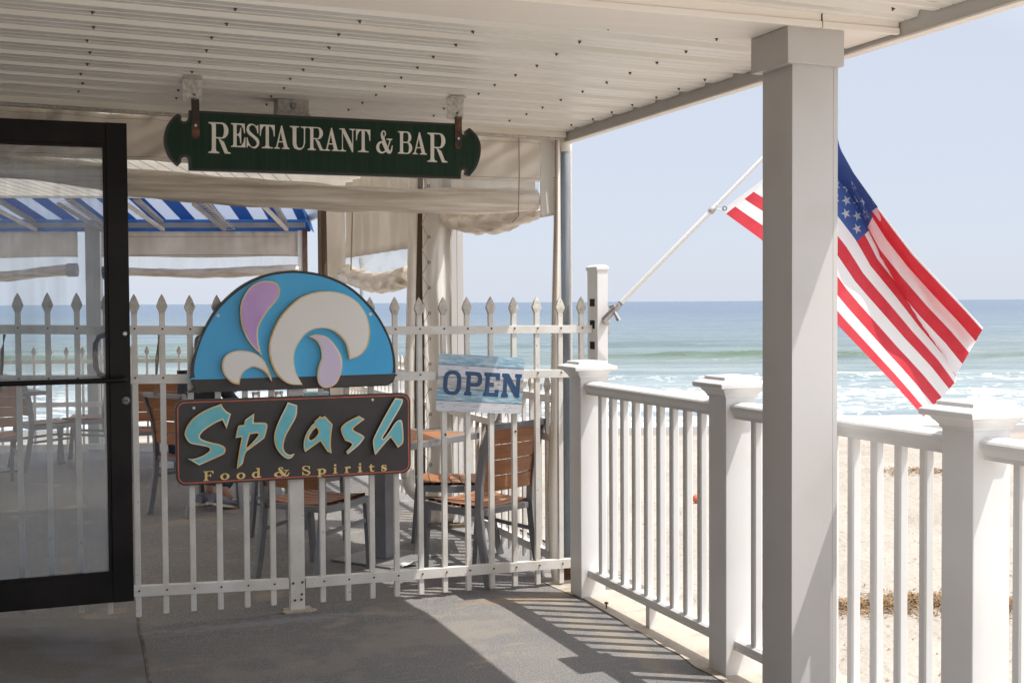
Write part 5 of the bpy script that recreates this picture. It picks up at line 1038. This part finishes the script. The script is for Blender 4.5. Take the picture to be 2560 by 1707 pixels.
# ================================================================ FURNITURE
def chair(loc, rz, label, group='teak slat dining chairs'):
    r = thing('patio_chair', (0, 0, 0), label, 'chair', group)
    prof = [(-0.275, 0), (-0.245, .12), (-0.215, .28), (-0.20, .42), (-0.205, .55), (-0.225, .68), (-0.262, .79), (-0.305, .885)]
    def back(z):
        for (y0, z0), (y1, z1) in zip(prof, prof[1:]):
            if z <= z1: return lerp(y0, y1, (z - z0) / (z1 - z0))
        return prof[-1][0]
    for s in (-1, 1):
        mb = MB(); mb.barseg([(s * 0.205, y, z) for y, z in prof], 0.026, 0.044, (1, 0, 0)); mb.build('rear_leg', 'frame', r, bevel=0.002)
        mb = MB(); mb.barseg([(s * 0.205, 0.235, 0), (s * 0.205, 0.215, .25), (s * 0.205, 0.20, .425)], 0.026, 0.038, (1, 0, 0)); mb.build('front_leg', 'frame', r, bevel=0.002)
        mb = MB(); mb.barseg([(s * 0.205, back(.27) + .02, .27), (s * 0.205, .205, .29)], 0.012, 0.022, (1, 0, 0)); mb.build('stretcher', 'frame', r)
        mb = MB(); mb.barseg([(s * 0.205, -0.178, .405), (s * 0.205, 0.0, .40), (s * 0.205, 0.19, .412)], 0.024, 0.040, (1, 0, 0)); mb.build('seat_rail', 'frame', r, bevel=0.0015)
    mb = MB(); mb.box(-0.19, 0.19, 0.185, 0.21, .388, .425); mb.box(-0.19, 0.19, -0.205, -0.18, .388, .42); mb.build('seat_frame', 'frame', r, bevel=0.0015)
    mb = MB()
    for k in range(6):
        y0 = -0.175 + k * 0.064
        for j in range(8):
            x0, x1 = -0.198 + j * 0.0495, -0.198 + (j + 1) * 0.0495; dz = lambda x: -0.016 * (1 - (x / 0.2) ** 2) + 0.020 * (k / 5.) ** 2 * 0.4
            mb.add([(x0, y0, .422 + dz(x0)), (x1, y0, .422 + dz(x1)), (x1, y0 + .058, .422 + dz(x1)), (x0, y0 + .058, .422 + dz(x0)), (x0, y0, .438 + dz(x0)), (x1, y0, .438 + dz(x1)), (x1, y0 + .058, .438 + dz(x1)), (x0, y0 + .058, .438 + dz(x0))], [(0, 3, 2, 1), (4, 5, 6, 7), (0, 1, 5, 4), (2, 3, 7, 6)])
    mb.build('seat', 'teak', r, recalc=False)
    mb = MB()
    for k in range(4):
        z0 = .515 + k * 0.0865; z1 = z0 + 0.081
        for j in range(8):
            x0, x1 = -0.192 + j * 0.048, -0.192 + (j + 1) * 0.048; c_ = lambda x: -0.022 * (1 - (x / 0.19) ** 2); v = []
            for zz in (z0, z1):
                for xx in (x0, x1):
                    for dy in (-0.008, 0.008): v.append((xx, back(zz) + c_(xx) + dy, zz))
            mb.add(v, [(0, 2, 6, 4), (1, 5, 7, 3), (0, 1, 3, 2), (4, 6, 7, 5)] + ([(0, 4, 5, 1)] if j == 0 else []) + ([(2, 3, 7, 6)] if j == 7 else []))
    mb.build('backrest', 'teak', r, recalc=False)
    mb = MB(); mb.barseg([(-0.215 + 0.43 * i / 8, back(.875) - 0.022 * (1 - ((i - 4) / 4) ** 2), .875) for i in range(9)], 0.030, 0.032, (0, 0, 1)); mb.build('top_rail', 'frame', r, bevel=0.002)
    r.location = (loc[0], loc[1], -0.032); r.rotation_euler = (0, 0, math.radians(rz)); return r
ch0 = chair((2.27, 6.46), 26, 'nearest slat chair seen from behind, right below the OPEN plate')
def again(loc, rz, label, hide=None):
    c = copy_tree(ch0); c.location = (loc[0], loc[1], -0.032); c.rotation_euler = (0, 0, math.radians(rz)); c['label'] = label; return c
again((2.38, 7.27), 76, 'sunlit slat chair behind the nearest one, facing the table from the beach side')
again((1.44, 6.90), -50, 'shaded slat chair just behind the fence under the dark Splash board')
again((1.55, 7.95), 200, 'slat chair beyond the near table, its seat peeping below the Splash board')
again((1.06, 9.33), -55, 'shaded slat chair with the dark-clothed diner, left of the Splash board')
again((0.92, 11.35), 0, 'far slat chair, only its top slats showing, left of the emblem')
again((0.42, 12.72), 74, 'slat chair in profile by the sea-end fence, seen through the right of the door glass')
again((0.02, 12.35), -70, 'slat chair in the middle of the door glass, facing the far table')
again((-0.42, 11.3), 10, 'slat chair at the left edge of the photo, seen through the door glass')
def table(loc, rz, label, half=0.415):
    r = thing('patio_table', (0, 0, 0), label, 'table', 'square slat-topped patio tables')
    mb = MB()
    for s in (-1, 1): mb.box(-half, half, s * half - (0.045 if s > 0 else 0), s * half + (0 if s > 0 else 0.045), .705, .742); mb.box(s * half - (0.045 if s > 0 else 0), s * half + (0 if s > 0 else 0.045), -half + .0455, half - .0455, .705, .742)
    mb.box(-half + .0455, half - .0455, -half + .0455, half - .0455, .700, .706); mb.build('top_frame', 'frame', r, bevel=0.002)
    mb = MB(); n = 11; w_ = (2 * half - .092) / n
    for k in range(n): mb.box(-half + .046, half - .046, -half + .046 + k * w_, -half + .046 + (k + 1) * w_ - 0.006, .707, .741)
    mb.build('table_top', 'teak', r)
    mb = MB(); mb.rings(0, 0, [(.058, .058, .014), (.050, .050, .36), (.046, .046, .70)], 4); mb.build('pedestal', 'frame', r, bevel=0.003)
    mb = MB(); mb.box(-.225, .225, -.225, .225, 0.002, .014); mb.build('base_plate', 'plate', r, bevel=0.003)
    r.location = (loc[0], loc[1], -0.032); r.rotation_euler = (0, 0, math.radians(rz)); return r
tb = table((1.90, 7.13), 36.5, 'near slat-topped table behind the fence between the Splash board and the nearest chair')
def tagain(loc, rz, label): c = copy_tree(tb); c.location = (loc[0], loc[1], -0.032); c.rotation_euler = (0, 0, math.radians(rz)); c['label'] = label; return c
tagain((1.66, 9.62), 35, 'table with the tumblers, mostly hidden behind the two Splash boards')
tagain((1.22, 12.0), 10, 'far table with a white cup, left of the emblem board')
tagain((-0.50, 12.35), 20, 'far table at the left, seen through the door glass')
# table ware
def tumbler(x, y, z, lab, g='drinking glasses on the middle table'):
    mb = MB(); mb.rings(0, 0, [(.026, .026, 0), (.028, .028, .05), (.034, .034, .11), (.0325, .0325, .11), (.0265, .0265, .05), (.024, .024, .006)], 16)
    o = mb.build('tumbler', 'tumbler', None, smooth=True, loc=(x, y, z)); tag(o, lab, 'glass', g)
tz = 0.711
for (u, lab) in ((640, 'left clear tumbler showing in the gap between the two Splash boards'), (697, 'right clear tumbler showing in the gap between the two Splash boards')):
    p = atY(u, 980, 9.55); tumbler(p.x, p.y, tz, lab)
p = atY(790, 983, 9.62); mb = MB(); mb.box(-.09, .09, -.05, .05, 0, .085); mb.box(-.094, .094, -.054, .054, .078, .092); o = mb.build('condiment_box', 'aqua', None, bevel=0.003, loc=(p.x, p.y, tz)); tag(o, 'pale aqua box on the middle table in the gap between the Splash boards', 'box')
p = atY(441, 932, 11.9); mb = MB(); mb.rings(0, 0, [(.035, .035, 0), (.045, .045, .10), (.047, .047, .10), (.047, .047, .106), (.043, .043, .106), (.033, .033, .005)], 16); o = mb.build('paper_cup', 'paper', None, smooth=True, loc=(p.x, 11.9, tz)); tag(o, 'white cup on the far table left of the emblem board', 'cup')
for nm, m, u, v, l, an, lab in (('fork', 'framedark', 1072, 1072, 0.19, 20, 'dark fork lying on the near table left of the OPEN plate'), ('knife', 'alu', 1090, 1074, 0.2, 5, 'pale table knife lying on the near table by the fork')):
    p = atZ(u, v, tz + .003); mb = MB()
    if nm == 'fork':
        mb.box(-l / 2, l * .2, -.004, .004, 0, .003); mb.box(l * .2, l * .3, -.011, .011, 0, .003)
        for k in range(4): mb.box(l * .3, l * .5, -.011 + k * .006, -.0085 + k * .006, 0, .003)
    else: mb.box(-l / 2, 0, -.006, .006, 0, .004); mb.prism([(0, -.007), (l * .48, -.004), (l * .5, 0), (l * .45, .006), (0, .007)], [], lambda x, z: (x, z, 0.003), (0, 0, -0.002))
    o = mb.build(nm, m, None, loc=(p.x, p.y, tz + .001)); o.rotation_euler = (0, 0, math.radians(an)); tag(o, lab, nm)
p = atZ(1023, 1415, -0.032); mb = MB(); mb.grid(lambda s, t: (0.11 * (s - .5), 0.08 * (t - .5), 0.03 * max(0, nz(s * 2 + 3, t * 2, 1)) + 0.045 * s * (1 - t)), 8, 8); o = mb.build('paper_napkin', 'paper', None, smooth=True, loc=(p.x, p.y, -0.028), recalc=False, solid=0.001); tag(o, 'crumpled white napkin on the floor by the table base behind the fence', 'napkin')
# rope on the fence
rp = thing('hanging_rope', (0.53, 6.08, 0.9), 'frayed tan rope with a tassel hanging from the fence left of the emblem board', 'rope')
a_, b_ = atY(397, 838, 6.085), atY(390, 955, 6.085)
mb = MB(); mb.tube([a_ + UP * .02, a_.lerp(b_, .5) + Vector((.004, 0, 0)), b_], 0.004, 6); mb.tube([a_ + Vector((.006, 0, .02)), a_.lerp(b_, .5) + Vector((-.006, 0, 0)), b_], 0.004, 6); mb.build('rope', 'cord', rp)
mb = MB()
for k in range(14): d_ = Vector((random.uniform(-.014, .014), random.uniform(-.01, .01), -.05 - random.random() * .02)); mb.tube([b_, b_ + d_ * .5, b_ + d_], 0.002, 4)
mb.build('tassel', 'cord', rp); settle(rp)
cb = thing('cable_bundle', (-0.15, 6.1, 1.2), 'thin brown cables hanging at the left edge behind the door glass', 'cable')
mb = MB()
for k in range(5):
    a_ = atY(14 - k * 1.5, 836, 6.1); b_ = atY(-2 + k * 1.4, 925, 6.1); mb.tube([a_, a_.lerp(b_, .5) + Vector((.006 * (k - 2) * .5, 0, 0)), b_ - UP * .1], 0.0022, 5)
mb.build('cable', 'rust', cb); settle(cb)
# ================================================================ DINER
def skin_mesh(name, m, nodes, edges, parent, sub=2):
    me = bpy.data.meshes.new(name); me.from_pydata([n[:3] for n in nodes], edges, []); o = bpy.data.objects.new(name, me); COL.objects.link(o); o.parent = parent
    sk = o.modifiers.new('skin', 'SKIN'); L = me.skin_vertices[0].data if me.skin_vertices else None
    if L is None: me.attributes  # layer made with the modifier below
    return o
def body(name, m, nodes, edges, parent, root=0):
    me = bpy.data.meshes.new(name); bm = bmesh.new(); lay = bm.verts.layers.skin.verify()
    vs = [bm.verts.new(n[:3]) for n in nodes]
    for v, n in zip(vs, nodes): v[lay].radius = (n[3], n[4] if len(n) > 4 else n[3])
    vs[root][lay].use_root = True
    for a, b in edges: bm.edges.new((vs[a], vs[b]))
    bm.to_mesh(me); bm.free(); me.materials.append(M[m]); o = bpy.data.objects.new(name, me); COL.objects.link(o); o.parent = parent
    o.modifiers.new('skin', 'SKIN').use_smooth_shade = True; s_ = o.modifiers.new('sub', 'SUBSURF'); s_.levels = 2; s_.render_levels = 2; return o
ps = thing('person', (0, 0, 0), 'diner in dark top and jeans seated behind the Splash board, one trainer showing under it', 'person')
# local frame: facing +Y, seat at z .45
nodes = [(0, -.05, .52, .12, .10), (0, -.03, .72, .125, .09), (0, .03, .92, .15, .10), (0, .06, 1.03, .07, .07), (0, .10, 1.10, .05, .05), (0, .14, 1.17, .075, .085), (0, .15, 1.27, .078, .095), (0, .14, 1.33, .05, .06),
         (-.17, .05, .98, .05), (-.23, .16, .80, .042), (-.15, .38, .76, .034), (-.10, .44, .77, .026), (.17, .05, .98, .05), (.23, .16, .80, .042), (.15, .38, .76, .034), (.10, .44, .77, .026),
         (-.10, .0, .50, .085), (-.13, .38, .50, .062), (-.14, .24, .12, .042), (.10, .0, .50, .085), (.13, .38, .50, .062), (.12, .14, .14, .042), (-.14, .30, .05, .035), (.12, .22, .06, .035)]
edges = [(0, 1), (1, 2), (2, 3), (3, 4), (4, 5), (5, 6), (6, 7), (2, 8), (8, 9), (9, 10), (10, 11), (2, 12), (12, 13), (13, 14), (14, 15), (0, 16), (16, 17), (17, 18), (0, 19), (19, 20), (20, 21), (18, 22), (21, 23)]
body('body', 'skin', nodes, edges, ps)
f = lambda ids, k: [(nodes[i][0], nodes[i][1], nodes[i][2], nodes[i][3] * k, (nodes[i][4] if len(nodes[i]) > 4 else nodes[i][3]) * k) for i in ids]
body('sweater', 'cloth', f([0, 1, 2, 3, 8, 9, 10, 12, 13, 14], 1.14), [(0, 1), (1, 2), (2, 3), (2, 4), (4, 5), (5, 6), (2, 7), (7, 8), (8, 9)], ps)
body('jeans', 'jeans', f([0, 16, 17, 18, 19, 20, 21], 1.16), [(0, 1), (1, 2), (2, 3), (0, 4), (4, 5), (5, 6)], ps)
body('hair', 'hair', [(0, .12, 1.30, .088, .10), (0, .09, 1.22, .082, .085), (0, .07, 1.14, .06, .06)], [(0, 1), (1, 2)], ps)
for s in (-1, 1):
    for k in range(5):
        bx_ = s * .09 + (k - 2) * .011 * 1.0; mb = MB(); mb.tube([(bx_, .45, .765), (bx_ + (k - 2) * .004, .485, .762), (bx_ + (k - 2) * .005, .515 - abs(k - 2) * .007, .752)], [.008, .0075, .006], 8); mb.build('finger', 'skin', ps, smooth=True)
def shoe(x, y0, z0, pitch):
    mb = MB(); S_ = [(-.06, .040, .0, .075), (-.02, .044, .0, .085), (.04, .046, .0, .075), (.10, .050, .0, .055), (.16, .050, .0, .042), (.20, .036, .004, .03), (.215, .015, .008, .02)]
    vs = []
    for yy, w_, zb_, zt_ in S_:
        for k in range(10): an = 2 * math.pi * k / 10; vs.append((math.cos(an) * w_, yy, zb_ + (zt_ - zb_) * (0.5 + 0.5 * math.sin(an)) + .012))
    n = len(S_); mb.add(vs, [(i * 10 + k, i * 10 + (k + 1) % 10, (i + 1) * 10 + (k + 1) % 10, (i + 1) * 10 + k) for i in range(n - 1) for k in range(10)] + [tuple(range(9, -1, -1)), tuple(range((n - 1) * 10, n * 10))])
    o = mb.build('shoe', 'shoe', ps, smooth=True); o.location = (x, y0, z0); o.rotation_euler = (pitch, 0, 0)
    mb = MB(); mb.prism(smoothpoly([(-.04, -.07), (.04, -.07), (.046, .05), (.055, .14), (.035, .215), (-.035, .215), (-.055, .14), (-.046, .05)], 3), [], lambda x, z: (x, z, .018), (0, 0, -.018)); so_ = mb.build('sole', 'sole', o)
shoe(-.14, .20, .005, 0.0); shoe(.12, .08, .035, -0.25)
ps.location = (1.06, 9.33, -0.03); ps.rotation_euler = (0, 0, math.radians(-55))
